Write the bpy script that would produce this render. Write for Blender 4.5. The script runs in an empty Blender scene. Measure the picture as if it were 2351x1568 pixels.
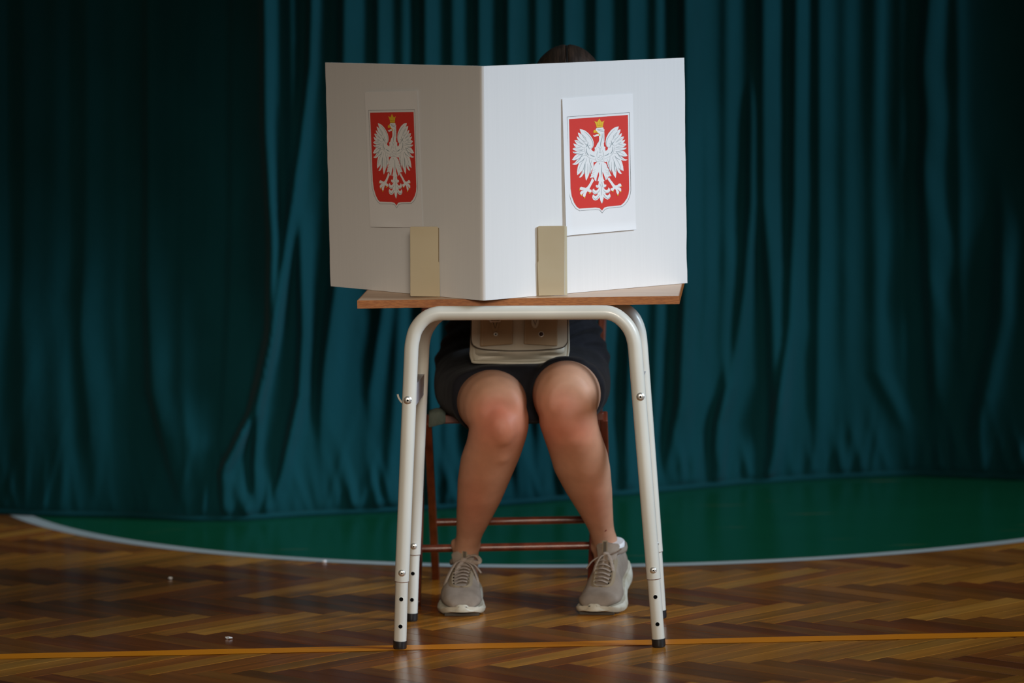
import bpy, bmesh, math, random
import numpy as np
from mathutils import Vector, Matrix, noise
from math import sin, cos, pi, sqrt, atan2, radians as R
random.seed(7)
sc = bpy.context.scene
col = sc.collection

# ------------------------------------------------------------------ camera
W, H, F, CAMH, PITCH, ROLL = 2351.0, 1568.0, 11000.0, 1.75, math.atan(1150/11000), 0.020
fwd = Vector((0, cos(PITCH), -sin(PITCH)))
_r0, _u0 = Vector((1, 0, 0)), Vector((0, sin(PITCH), cos(PITCH)))
rgt = _r0*cos(ROLL) - _u0*sin(ROLL)
upv = _u0*cos(ROLL) + _r0*sin(ROLL)
CP = Vector((0, 0, CAMH))
cam = bpy.data.cameras.new('camera')
cam.lens = F/W*36; cam.sensor_width = 36; cam.clip_end = 100
cam.dof.use_dof = True; cam.dof.focus_distance = 10.45; cam.dof.aperture_fstop = 2.8
camo = bpy.data.objects.new('camera', cam); col.objects.link(camo)
camo.matrix_world = Matrix(((rgt.x, upv.x, -fwd.x, 0), (rgt.y, upv.y, -fwd.y, 0), (rgt.z, upv.z, -fwd.z, CAMH), (0, 0, 0, 1)))
sc.camera = camo

# ------------------------------------------------------------------ light
world = bpy.data.worlds.new('world'); sc.world = world; world.use_nodes = True
bg = world.node_tree.nodes['Background']
bg.inputs[0].default_value = (1.0, 0.86, 0.64, 1); bg.inputs[1].default_value = 0.080

def area(name, loc, target, sx, sy, power, colr, spread=180):
    l = bpy.data.lights.new(name, 'AREA'); l.shape = 'RECTANGLE'; l.size = sx; l.size_y = sy
    l.energy = power; l.color = colr; l.spread = R(spread)
    o = bpy.data.objects.new(name, l); col.objects.link(o); o.location = loc
    o.rotation_euler = (Vector(target)-Vector(loc)).to_track_quat('-Z', 'Y').to_euler()
    return o
area('window_light', (5.9, 9.2, 3.8), (0.20, 11.4, 0.70), 3.8, 2.6, 29.5, (0.68, 0.84, 1.0), 27)
area('front_fill', (0.4, 3.4, 2.5), (0.05, 10.7, 0.45), 2.0, 1.4, 4.5, (1.0, 0.88, 0.72), 18)  # added low fill from the front, brightens bag and legs under the desk

sc.view_settings.view_transform = 'Standard'; sc.view_settings.look = 'None'
sc.view_settings.gamma = 1; sc.view_settings.use_curve_mapping = False
sc.view_settings.exposure = 0.0

def ray(px, py):
    d = fwd + rgt*((px-W/2)/F) + upv*((H/2-py)/F)
    return d
def at(px, py, Y=None, z=None):
    d = ray(px, py)
    t = (Y/d.y) if Y is not None else ((z-CAMH)/d.z)
    return CP + d*t
def onplane(px, py, p0, n):
    d = ray(px, py); t = (p0-CP).dot(n)/d.dot(n)
    return CP + d*t

# ------------------------------------------------------------------ materials
def mat(name, c, rough=0.5, metal=0.0, spec=0.5, coat=0.0, sheen=0.0, sss=0.0):
    m = bpy.data.materials.new(name); m.use_nodes = True
    b = m.node_tree.nodes['Principled BSDF']
    b.inputs['Base Color'].default_value = (*c, 1); b.inputs['Roughness'].default_value = rough
    b.inputs['Metallic'].default_value = metal; b.inputs['Specular IOR Level'].default_value = spec
    b.inputs['Coat Weight'].default_value = coat; b.inputs['Sheen Weight'].default_value = sheen
    if sss:
        b.inputs['Subsurface Weight'].default_value = sss
        b.inputs['Subsurface Radius'].default_value = (0.012, 0.005, 0.003)
        b.inputs['Subsurface Scale'].default_value = 1.0
    return m
def srgb(r, g, b):
    f = lambda v: (v/255/12.92) if v/255 <= 0.04045 else ((v/255+0.055)/1.055)**2.4
    return (f(r), f(g), f(b))
def bsdf(m): return m.node_tree.nodes['Principled BSDF']
def nd(m, t, **kw):
    n = m.node_tree.nodes.new(t)
    for k, v in kw.items():
        if k in n.inputs.keys() if isinstance(k, str) else False: n.inputs[k].default_value = v
        else: setattr(n, k, v)
    return n
def noise_vary(m, c1, c2, scale=(10, 10, 10), detail=4, bump=0.0, bump_scale=None, dist=0.001, coords='Object', lo=0.35, hi=0.65):
    """colour varies between c1 and c2 with stretched noise; optional bump"""
    nt = m.node_tree; L = nt.links
    tc = nt.nodes.new('ShaderNodeTexCoord'); mp = nt.nodes.new('ShaderNodeMapping'); mp.inputs['Scale'].default_value = scale
    no = nt.nodes.new('ShaderNodeTexNoise'); no.inputs['Scale'].default_value = 1; no.inputs['Detail'].default_value = detail
    cr = nt.nodes.new('ShaderNodeValToRGB')
    cr.color_ramp.elements[0].position = lo; cr.color_ramp.elements[1].position = hi
    cr.color_ramp.elements[0].color = (*c1, 1); cr.color_ramp.elements[1].color = (*c2, 1)
    L.new(tc.outputs[coords], mp.inputs[0]); L.new(mp.outputs[0], no.inputs[0]); L.new(no.outputs['Fac'], cr.inputs[0])
    L.new(cr.outputs[0], bsdf(m).inputs['Base Color'])
    if bump:
        mp2 = nt.nodes.new('ShaderNodeMapping'); mp2.inputs['Scale'].default_value = bump_scale or scale
        n2 = nt.nodes.new('ShaderNodeTexNoise'); n2.inputs['Scale'].default_value = 1; n2.inputs['Detail'].default_value = 3
        bp = nt.nodes.new('ShaderNodeBump'); bp.inputs['Strength'].default_value = bump; bp.inputs['Distance'].default_value = dist
        L.new(tc.outputs[coords], mp2.inputs[0]); L.new(mp2.outputs[0], n2.inputs[0]); L.new(n2.outputs['Fac'], bp.inputs['Height'])
        L.new(bp.outputs[0], bsdf(m).inputs['Normal'])
    return m

M = {}
M['card'] = noise_vary(mat('white_cardboard', (0.74, 0.75, 0.77), 0.6, spec=0.3), (0.735, 0.735, 0.745), (0.750, 0.750, 0.76), (260, 260, 3), 2, 0.045, (260, 260, 2), 0.0003)
M['cardedge'] = mat('cardboard_edge', srgb(178, 160, 132), 0.8)
M['tab'] = noise_vary(mat('kraft_tab', srgb(176, 164, 138), 0.7, spec=0.2), srgb(188, 174, 146), srgb(194, 182, 156), (6, 6, 9), 4, 0.2, (200, 200, 60), 0.0004)
M['paper'] = noise_vary(mat('paper', (0.86, 0.86, 0.87), 0.55), (0.80, 0.80, 0.82), (0.83, 0.83, 0.85), (8, 8, 8), 3, 0.2, (14, 14, 14), 0.002)
M['red'] = mat('print_red', srgb(214, 58, 50), 0.5, spec=0.3)
M['ewhite'] = mat('print_white', (0.84, 0.85, 0.87), 0.5, spec=0.3)
M['grey'] = mat('print_grey', srgb(150, 162, 168), 0.5, spec=0.2)
M['dark'] = mat('print_line', srgb(70, 80, 88), 0.5, spec=0.2)
M['gold'] = mat('print_gold', srgb(232, 186, 52), 0.5, spec=0.3)
M['goldd'] = mat('print_gold_line', srgb(160, 120, 40), 0.5, spec=0.2)
M['tube'] = noise_vary(mat('cream_enamel', srgb(214, 210, 196), 0.32, spec=0.5, coat=0.15), srgb(214, 213, 205), srgb(223, 222, 214), (9, 9, 5), 3)
M['lam'] = noise_vary(mat('beech_laminate', srgb(206, 170, 140), 0.38), srgb(204, 166, 134), srgb(216, 182, 152), (3, 60, 60), 4)
M['edge'] = noise_vary(mat('beech_edge', srgb(178, 112, 60), 0.45), srgb(150, 86, 36), srgb(170, 103, 48), (70, 300, 420), 5, 0.3, (90, 300, 500), 0.0006, lo=0.42, hi=0.56)
M['chrome'] = mat('bright_steel', (0.80, 0.79, 0.76), 0.38, 0.9)
M['greymetal'] = mat('grey_metal', srgb(176, 180, 188), 0.4, 0.2)
M['black'] = mat('black_plastic', (0.012, 0.012, 0.014), 0.45)
M['hole'] = mat('hole_dark', (0.004, 0.004, 0.004), 0.9, spec=0.0)
M['chair'] = noise_vary(mat('mahogany_stain', srgb(92, 40, 24), 0.35, coat=0.2), srgb(80, 32, 18), srgb(112, 52, 32), (30, 30, 6), 4)
M['cloth'] = noise_vary(mat('grey_green_cloth', srgb(70, 80, 76), 0.9, spec=0.1), srgb(60, 72, 68), srgb(92, 98, 90), (20, 20, 20), 4)
M['dress'] = noise_vary(mat('black_cloth', (0.010, 0.010, 0.013), 0.85, spec=0.12, sheen=0.04), (0.007, 0.007, 0.009), (0.012, 0.012, 0.016), (12, 12, 12), 3, 0.5, (22, 22, 9), 0.006)
M['hair'] = noise_vary(mat('dark_brown_hair', (0.018, 0.011, 0.008), 0.42, spec=0.5), (0.012, 0.007, 0.005), (0.035, 0.02, 0.014), (160, 14, 30), 4, 0.6, (220, 14, 40), 0.002)
M['shoe'] = noise_vary(mat('taupe_knit', srgb(146, 132, 120), 0.85, spec=0.15), srgb(134, 121, 109), srgb(150, 137, 125), (30, 30, 30), 5, 0.35, (500, 500, 500), 0.0008)
M['shoe2'] = mat('taupe_suede', srgb(142, 127, 106), 0.8, spec=0.15)
M['lace'] = noise_vary(mat('taupe_lace', srgb(160, 143, 127), 0.85, spec=0.15), srgb(140, 125, 112), srgb(160, 145, 132), (300, 300, 300), 2)
M['sole'] = noise_vary(mat('cream_rubber', srgb(202, 198, 182), 0.6), srgb(176, 168, 148), srgb(206, 202, 188), (25, 25, 40), 5)
M['outs'] = mat('outsole_grey', srgb(70, 64, 56), 0.7)
M['sock'] = mat('white_sock', (0.78, 0.78, 0.8), 0.9)
M['bag'] = noise_vary(mat('grey_leather', srgb(178, 172, 156), 0.36, spec=0.5), srgb(206, 198, 178), srgb(220, 213, 196), (8, 8, 8), 3, 0.15, (300, 300, 300), 0.0006)
M['bagp'] = noise_vary(mat('taupe_leather', srgb(150, 126, 94), 0.36, spec=0.5), srgb(172, 146, 110), srgb(190, 164, 128), (8, 8, 8), 3, 0.15, (300, 300, 300), 0.0006)
M['bagd'] = mat('bag_edge_dark', srgb(70, 58, 42), 0.5)
M['wall'] = noise_vary(mat('painted_wall', srgb(150, 150, 140), 0.8), srgb(146, 146, 136), srgb(156, 156, 146), (2, 2, 2), 3)
M['lips'] = mat('lips', srgb(150, 80, 75), 0.4)
M['eye'] = mat('eye_white', (0.8, 0.8, 0.78), 0.2)
M['iris'] = mat('iris', srgb(60, 42, 28), 0.2)
M['scab'] = mat('scab', srgb(110, 22, 22), 0.5)

# skin: colour attribute 'tint'
m = mat('skin', (0.5, 0.3, 0.2), 0.55, spec=0.35, sss=0.12); M['skin'] = m
a = m.node_tree.nodes.new('ShaderNodeAttribute'); a.attribute_name = 'tint'
nz = m.node_tree.nodes.new('ShaderNodeTexNoise'); nz.inputs['Scale'].default_value = 45; nz.inputs['Detail'].default_value = 5
mx = m.node_tree.nodes.new('ShaderNodeMix'); mx.data_type = 'RGBA'; mx.blend_type = 'MULTIPLY'
mr = m.node_tree.nodes.new('ShaderNodeMapRange'); mr.inputs[3].default_value = 0.86; mr.inputs[4].default_value = 1.12
tc = m.node_tree.nodes.new('ShaderNodeTexCoord')
Lk = m.node_tree.links
Lk.new(tc.outputs['Object'], nz.inputs[0]); Lk.new(nz.outputs['Fac'], mr.inputs[0])
mx.inputs[0].default_value = 1.0
Lk.new(a.outputs['Color'], mx.inputs[6]); Lk.new(mr.outputs[0], mx.inputs[7]); Lk.new(mx.outputs[2], bsdf(m).inputs['Base Color'])

# curtain
m = mat('teal_curtain', srgb(10, 70, 78), 0.85, spec=0.12, sheen=0.03); M['curtain'] = m
noise_vary(m, srgb(4, 58, 64), srgb(7, 66, 74), (5, 5, 2), 4, 0.25, (60, 60, 26), 0.004)

# worn green floor paint
def paint(name, c1, c2, wear, rough):
    m = mat(name, c1, rough, spec=0.5); nt = m.node_tree; L = nt.links
    tc = nt.nodes.new('ShaderNodeTexCoord')
    mp = nt.nodes.new('ShaderNodeMapping'); mp.inputs['Scale'].default_value = (2.0, 26, 1); mp.inputs['Rotation'].default_value = (0, 0, R(38))
    no = nt.nodes.new('ShaderNodeTexNoise'); no.inputs['Scale'].default_value = 1.3; no.inputs['Detail'].default_value = 7
    cr = nt.nodes.new('ShaderNodeValToRGB'); cr.color_ramp.elements[0].position = 0.67; cr.color_ramp.elements[1].position = 0.73
    cr.color_ramp.elements[0].color = (0, 0, 0, 1); cr.color_ramp.elements[1].color = (wear, wear, wear, 1)
    n2 = nt.nodes.new('ShaderNodeTexNoise'); n2.inputs['Scale'].default_value = 5; n2.inputs['Detail'].default_value = 4
    mxa = nt.nodes.new('ShaderNodeMix'); mxa.data_type = 'RGBA'; mxa.inputs[6].default_value = (*c1, 1); mxa.inputs[7].default_value = (*c2, 1)
    mxb = nt.nodes.new('ShaderNodeMix'); mxb.data_type = 'RGBA'; mxb.inputs[7].default_value = (*srgb(140, 110, 66), 1)
    L.new(tc.outputs['Object'], mp.inputs[0]); L.new(mp.outputs[0], no.inputs[0]); L.new(no.outputs['Fac'], cr.inputs[0])
    L.new(tc.outputs['Object'], n2.inputs[0]); L.new(n2.outputs['Fac'], mxa.inputs[0])
    L.new(mxa.outputs[2], mxb.inputs[6]); L.new(cr.outputs[0], mxb.inputs[0]); L.new(mxb.outputs[2], bsdf(m).inputs['Base Color'])
    return m
M['green'] = paint('green_floor_paint', srgb(8, 74, 44), srgb(12, 84, 52), 0.7, 0.24)
M['wline'] = paint('white_floor_paint', srgb(176, 184, 184), srgb(196, 204, 204), 0.5, 0.3)
M['oline'] = paint('orange_floor_paint', srgb(236, 140, 14), srgb(244, 150, 20), 0.6, 0.3)

def wood_floor(name, use_obj):
    m = mat(name, srgb(120, 84, 44), 0.27, spec=0.5); nt = m.node_tree; L = nt.links; b = bsdf(m)
    vm = nt.nodes.new('ShaderNodeVectorMath'); vm.operation = 'ADD'
    if use_obj:
        tc = nt.nodes.new('ShaderNodeTexCoord'); oi = nt.nodes.new('ShaderNodeObjectInfo')
        sc_ = nt.nodes.new('ShaderNodeVectorMath'); sc_.operation = 'SCALE'; sc_.inputs['Scale'].default_value = 40
        cx = nt.nodes.new('ShaderNodeCombineXYZ')
        for k in range(3): L.new(oi.outputs['Random'], cx.inputs[k])
        L.new(cx.outputs[0], sc_.inputs[0]); L.new(tc.outputs['Object'], vm.inputs[0]); L.new(sc_.outputs[0], vm.inputs[1])
        colour = oi.outputs['Color']
    else:
        ag = nt.nodes.new('ShaderNodeAttribute'); ag.attribute_name = 'grain'
        L.new(ag.outputs['Vector'], vm.inputs[0])
        ac = nt.nodes.new('ShaderNodeAttribute'); ac.attribute_name = 'tone'; colour = ac.outputs['Color']
    mp = nt.nodes.new('ShaderNodeMapping'); mp.inputs['Scale'].default_value = (2.6, 52, 52)
    no = nt.nodes.new('ShaderNodeTexNoise'); no.inputs['Scale'].default_value = 1; no.inputs['Detail'].default_value = 6; no.inputs['Distortion'].default_value = 0.4
    mp2 = nt.nodes.new('ShaderNodeMapping'); mp2.inputs['Scale'].default_value = (2.2, 20, 20)
    n2 = nt.nodes.new('ShaderNodeTexNoise'); n2.inputs['Scale'].default_value = 1; n2.inputs['Detail'].default_value = 2
    ad = nt.nodes.new('ShaderNodeMath'); ad.operation = 'ADD'
    mr = nt.nodes.new('ShaderNodeMapRange'); mr.inputs[1].default_value = 0.7; mr.inputs[2].default_value = 1.3
    mr.inputs[3].default_value = 0.72; mr.inputs[4].default_value = 1.25
    L.new(vm.outputs[0], mp.inputs[0]); L.new(vm.outputs[0], mp2.inputs[0]); L.new(mp.outputs[0], no.inputs[0]); L.new(mp2.outputs[0], n2.inputs[0])
    L.new(no.outputs['Fac'], ad.inputs[0]); L.new(n2.outputs['Fac'], ad.inputs[1]); L.new(ad.outputs[0], mr.inputs[0])
    mx = nt.nodes.new('ShaderNodeMix'); mx.data_type = 'RGBA'; mx.blend_type = 'MULTIPLY'; mx.inputs[0].default_value = 1
    L.new(colour, mx.inputs[6]); L.new(mr.outputs[0], mx.inputs[7]); L.new(mx.outputs[2], b.inputs['Base Color'])
    # roughness scuffs in world space
    geo = nt.nodes.new('ShaderNodeNewGeometry'); n3 = nt.nodes.new('ShaderNodeTexNoise'); n3.inputs['Scale'].default_value = 3.5; n3.inputs['Detail'].default_value = 6
    m3 = nt.nodes.new('ShaderNodeMapRange'); m3.inputs[3].default_value = 0.13; m3.inputs[4].default_value = 0.28
    L.new(geo.outputs['Position'], n3.inputs[0]); L.new(n3.outputs['Fac'], m3.inputs[0]); L.new(m3.outputs[0], b.inputs['Roughness'])
    return m
M['plank'] = wood_floor('oak_plank', True); M['plank_far'] = wood_floor('oak_plank_field', False)
M['sub'] = mat('joint_dark', srgb(46, 32, 18), 0.8)

# ------------------------------------------------------------------ mesh helpers
class MB:
    def __init__(s): s.v = []; s.f = []
    def add(s, vs, fs):
        k = len(s.v); s.v += [tuple(p) for p in vs]; s.f += [tuple(i+k for i in f) for f in fs]; return s
    def hexa(s, b, t):                     # bottom 4 and top 4 corners
        s.add(list(b)+list(t), [(3, 2, 1, 0), (4, 5, 6, 7), (0, 1, 5, 4), (1, 2, 6, 5), (2, 3, 7, 6), (3, 0, 4, 7)]); return s
    def box(s, c, sx, sy, sz, ax=None):
        c = Vector(c); X, Y, Z = ax or (Vector((1, 0, 0)), Vector((0, 1, 0)), Vector((0, 0, 1)))
        q = [(-1, -1), (1, -1), (1, 1), (-1, 1)]
        b = [c + X*(i*sx/2) + Y*(j*sy/2) - Z*(sz/2) for i, j in q]; t = [p + Z*sz for p in b]
        return s.hexa(b, t)
    def loft(s, rings, cap=True, closed=False):
        n = len(rings[0]); vs = [p for r in rings for p in r]; fs = []
        for i in range(len(rings)-1 + (1 if closed else 0)):
            a = i*n; b = ((i+1) % len(rings))*n
            for j in range(n): fs.append((a+j, a+(j+1) % n, b+(j+1) % n, b+j))
        if cap and not closed:
            fs.append(tuple(range(n))[::-1]); fs.append(tuple(range((len(rings)-1)*n, len(rings)*n)))
        return s.add(vs, fs)
    def tube(s, pts, r, n=12, flat=None, cap=True, up=None):
        pts = [Vector(p) for p in pts]; m = len(pts); rr = r if isinstance(r, (list, tuple)) else [r]*m
        rings = []; N = None
        for i, p in enumerate(pts):
            t = (pts[min(i+1, m-1)] - pts[max(i-1, 0)]).normalized()
            if N is None:
                ref = Vector(up) if up else (Vector((0, 0, 1)) if abs(t.z) < .9 else Vector((0, 1, 0)))
                N = (ref - t*ref.dot(t)).normalized()
            elif up is not None:
                ref = Vector(up); N = (ref - t*ref.dot(t)).normalized()
            else: N = (N - t*N.dot(t)).normalized()
            B = t.cross(N)
            fx = flat or 1.0
            rings.append([p + B*(cos(2*pi*k/n)*rr[i]) + N*(sin(2*pi*k/n)*rr[i]*fx) for k in range(n)])
        return s.loft(rings, cap)
    def ell(s, c, rx, ry, rz, rot=None, nu=20, nv=12):
        c = Vector(c); rings = []
        for i in range(nv+1):
            ph = -pi/2 + pi*(i+0.15*(i == 0)-0.15*(i == nv))/nv
            ring = []
            for k in range(nu):
                p = Vector((rx*cos(ph)*cos(2*pi*k/nu), ry*cos(ph)*sin(2*pi*k/nu), rz*sin(ph)))
                if rot: p = rot @ p
                ring.append(c+p)
            rings.append(ring)
        return s.loft(rings)
    def build(s, name, m, parent=None, smooth=True, fix=True):
        me = bpy.data.meshes.new(name); me.from_pydata(s.v, [], s.f); me.update()
        if fix:
            bm = bmesh.new(); bm.from_mesh(me); bmesh.ops.recalc_face_normals(bm, faces=bm.faces); bm.to_mesh(me); bm.free()
        if isinstance(m, str): m = M[m]
        me.materials.append(m)
        o = bpy.data.objects.new(name, me); col.objects.link(o)
        if smooth:
            me.shade_smooth()
            try: me.set_sharp_from_angle(angle=R(42))
            except Exception: pass
        if parent is not None:
            o.parent = parent
            o.matrix_parent_inverse = parent_world(parent).inverted()
        return o
def parent_world(p):
    mw = Matrix.Translation(p.location) @ p.rotation_euler.to_matrix().to_4x4()
    return mw if p.parent is None else parent_world(p.parent) @ p.matrix_parent_inverse @ mw
def thing(name, label, cat, loc=(0, 0, 0), group=None):
    o = bpy.data.objects.new(name, None); col.objects.link(o); o.location = loc
    o.empty_display_size = 0.05
    return tag(o, label, cat, group)
def tag(o, label, cat, group=None):
    o['label'] = label; o['category'] = cat
    if group: o['group'] = group
    return o
def bez(p, n=24):                          # Catmull-Rom through points
    p = [Vector(q) for q in p]; q = [p[0]*2-p[1]]+p+[p[-1]*2-p[-2]]; out = []
    segs = len(p)-1; per = max(2, n//segs)
    for i in range(segs):
        for k in range(per):
            t = k/per; a, b, c, d = q[i:i+4]
            out.append(0.5*((2*b)+(c-a)*t+(2*a-5*b+4*c-d)*t*t+(3*b-a-3*c+d)*t**3))
    out.append(p[-1]); return out
def bevel(o, w, seg=2):
    md = o.modifiers.new('bevel', 'BEVEL'); md.width = w; md.segments = seg; md.limit_method = 'ANGLE'; md.angle_limit = R(40)
    return o
def interp(xs, ys, x): return float(np.interp(x, xs, ys))

# ------------------------------------------------------------------ setting
# floor: dark base, herringbone planks on it, paint on top
fm = MB(); fm.box((0, 8.5, -0.0175), 14, 18, 0.012)
floor = fm.build('floor', 'sub', smooth=False); floor['kind'] = 'structure'
PL, PW, GAP = 0.360, 0.060, 0.0007
BAND = PL/sqrt(2)
def plank_mesh():
    x, y, t, e = PL/2-GAP/2, PW/2-GAP/2, 0.0115, 0.0005
    b = [(-x, -y, -t), (x, -y, -t), (x, y, -t), (-x, y, -t)]
    t1 = [(-x, -y, -e), (x, -y, -e), (x, y, -e), (-x, y, -e)]
    t2 = [(-x+e, -y+e, 0), (x-e, -y+e, 0), (x-e, y-e, 0), (-x+e, y-e, 0)]
    vs = b+t1+t2
    fs = [(3, 2, 1, 0), (8, 9, 10, 11)]
    for a, c in ((0, 4), (4, 8)):
        for j in range(4): fs.append((a+j, a+(j+1) % 4, c+(j+1) % 4, c+j))
    return vs, fs
pv, pf = plank_mesh()
pme = bpy.data.meshes.new('plank'); pme.from_pydata(pv, [], pf); pme.materials.append(M['plank'])
Y0 = 10.34                                 # boundary phase of the bands
circle_c, circle_r = None, 1.8
# fit of the painted circle (photo points on its front arc)
arc_px = [(75, 1183), (150, 1215), (300, 1248), (500, 1275), (700, 1288), (900, 1294), (1450, 1296), (1800, 1281), (2100, 1263), (2351, 1247)]
AP = [at(x, y, z=0) for x, y in arc_px]
best = None
for cxk in range(-20, 60):
    for cyk in range(0, 80):
        cx, cy = cxk*0.02, 12.6+cyk*0.02
        d = [sqrt((p.x-cx)**2+(p.y-cy)**2) for p in AP]; mu = sum(d)/len(d); e = sum((q-mu)**2 for q in d)
        if best is None or e < best[0]: best = (e, cx, cy, mu)
CX, CY, CR = best[1], best[2], best[3]
print('CIRCLE', best)
def project(p):
    d = Vector(p)-CP; zc = d.dot(fwd); return (W/2+F*d.dot(rgt)/zc, H/2-F*d.dot(upv)/zc)
planks = []
s2 = 1/sqrt(2)
# pair (A: '/' and B: '\') repeated along x by w*sqrt2 and along y by L*sqrt2
for j in range(-30, 14):
    for i in range(-85, 86):
        ox = i*PW*sqrt(2); oy = Y0 + j*PL*sqrt(2)
        for kind in (0, 1):
            ang = pi/4 if kind == 0 else -pi/4
            cy = oy - BAND/2 if kind == 0 else oy + BAND/2
            cx = ox + (0 if kind == 0 else (PL-PW)*0 + PW*s2)
            if kind == 1: cx = ox + PW*s2*1.0 + (PL/2-0)*0
            planks.append((cx, cy, ang, kind))
def tone(kind, rnd):  # grain sheen put into the colour: one plank direction lighter, the other darker
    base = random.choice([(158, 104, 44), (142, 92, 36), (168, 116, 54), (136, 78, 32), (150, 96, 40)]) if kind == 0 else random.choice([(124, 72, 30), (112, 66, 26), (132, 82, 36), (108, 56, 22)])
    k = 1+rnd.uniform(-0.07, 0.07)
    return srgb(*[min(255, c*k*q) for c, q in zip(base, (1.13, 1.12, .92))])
vis = []
for idx, (x, y, a, k) in enumerate(planks):
    px, py = project((x, y, 0))
    wood = (x-CX)**2+(y-CY)**2 > (CR+0.1)**2
    if -60 < px < W+60 and 1150 < py < H+45 and wood: vis.append((-py, idx))
vis.sort(); near = set(i for _, i in vis[:298])
print('planks visible', len(vis))
rp = random.Random(3)
fv, ff, ftone, fgrain = [], [], [], []
for idx, (x, y, a, k) in enumerate(planks):
    if y < 4 or y > 15.5 or abs(x) > 6: continue
    if idx in near:
        o = bpy.data.objects.new('plank', pme); col.objects.link(o); o.parent = floor
        o.location = (x, y, rp.uniform(-0.0003, 0.0)); o.rotation_euler = (rp.uniform(-.002, .002), 0, a + (pi if rp.random() < .5 else 0))
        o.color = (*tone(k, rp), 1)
    else:
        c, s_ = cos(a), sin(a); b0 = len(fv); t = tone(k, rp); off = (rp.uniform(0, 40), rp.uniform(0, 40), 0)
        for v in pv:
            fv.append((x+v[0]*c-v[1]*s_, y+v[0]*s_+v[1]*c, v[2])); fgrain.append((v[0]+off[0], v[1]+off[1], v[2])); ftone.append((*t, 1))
        ff += [tuple(q+b0 for q in f) for f in pf]
me = bpy.data.meshes.new('plank_field'); me.from_pydata(fv, [], ff); me.materials.append(M['plank_far'])
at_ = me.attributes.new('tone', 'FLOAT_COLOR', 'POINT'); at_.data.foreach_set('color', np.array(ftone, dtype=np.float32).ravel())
at_ = me.attributes.new('grain', 'FLOAT_VECTOR', 'POINT'); at_.data.foreach_set('vector', np.array(fgrain, dtype=np.float32).ravel())
o = bpy.data.objects.new('plank_field', me); col.objects.link(o); o.parent = floor; o['kind'] = 'stuff'

def ring_mesh(cx, cy, r0, r1, z, n=256):
    mb = MB(); vs = []; fs = []
    for i in range(n):
        a = 2*pi*i/n; vs += [(cx+r0*cos(a), cy+r0*sin(a), z), (cx+r1*cos(a), cy+r1*sin(a), z)]
    for i in range(n):
        k = (i+1) % n; fs.append((2*i, 2*i+1, 2*k+1, 2*k))
    return mb.add(vs, fs)
d_ = MB(); d_.add([(CX, CY, 0.0006)]+[(CX+(CR-0.024)*cos(2*pi*i/256), CY+(CR-0.024)*sin(2*pi*i/256), 0.0006) for i in range(256)], [(0, 1+i, 1+(i+1) % 256) for i in range(256)])
d_.build('green_paint', 'green', floor, smooth=False)
ring_mesh(CX, CY, CR-0.024, CR+0.026, 0.0009).build('white_line', 'wline', floor, smooth=False)
pa, pb = at(0, 1508, z=0), at(2351, 1456.5, z=0); dd = (pb-pa).normalized(); nn = Vector((-dd.y, dd.x, 0))
ol = MB(); a0, b0 = pa-dd*4, pb+dd*4; vs = []; NS = 160
for i in range(NS+1):
    p = a0.lerp(b0, i/NS); wv = 0.032+0.003*sin(i*1.7)*sin(i*.43)
    vs += [(p.x-nn.x*wv, p.y-nn.y*wv, 0.0008), (p.x+nn.x*wv*1.05, p.y+nn.y*wv*1.05, 0.0008)]
ol.add(vs, [(2*i, 2*i+2, 2*i+3, 2*i+1) for i in range(NS)]).build('orange_line', 'oline', floor, smooth=False)

wb = MB(); wb.box((0, 14.3, 2.25), 14, 0.2, 4.5)
wo = wb.build('wall_back', 'wall', smooth=False); wo['kind'] = 'structure'

# curtain -----------------------------------------------------------
cb_px = [(-900, 1150), (0, 1181), (150, 1187), (300, 1188), (430, 1197), (560, 1195), (700, 1186), (900, 1176), (1140, 1163), (1500, 1132), (1700, 1113), (1900, 1100), (2100, 1092), (2351, 1103), (3200, 1120)]
CBp = [at(x, y, z=0) for x, y in cb_px]
cbx = [p.x for p in CBp]; cby = [p.y for p in CBp]
def Yb(X): return interp(cbx, cby, X)
YREF = 12.5
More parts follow.
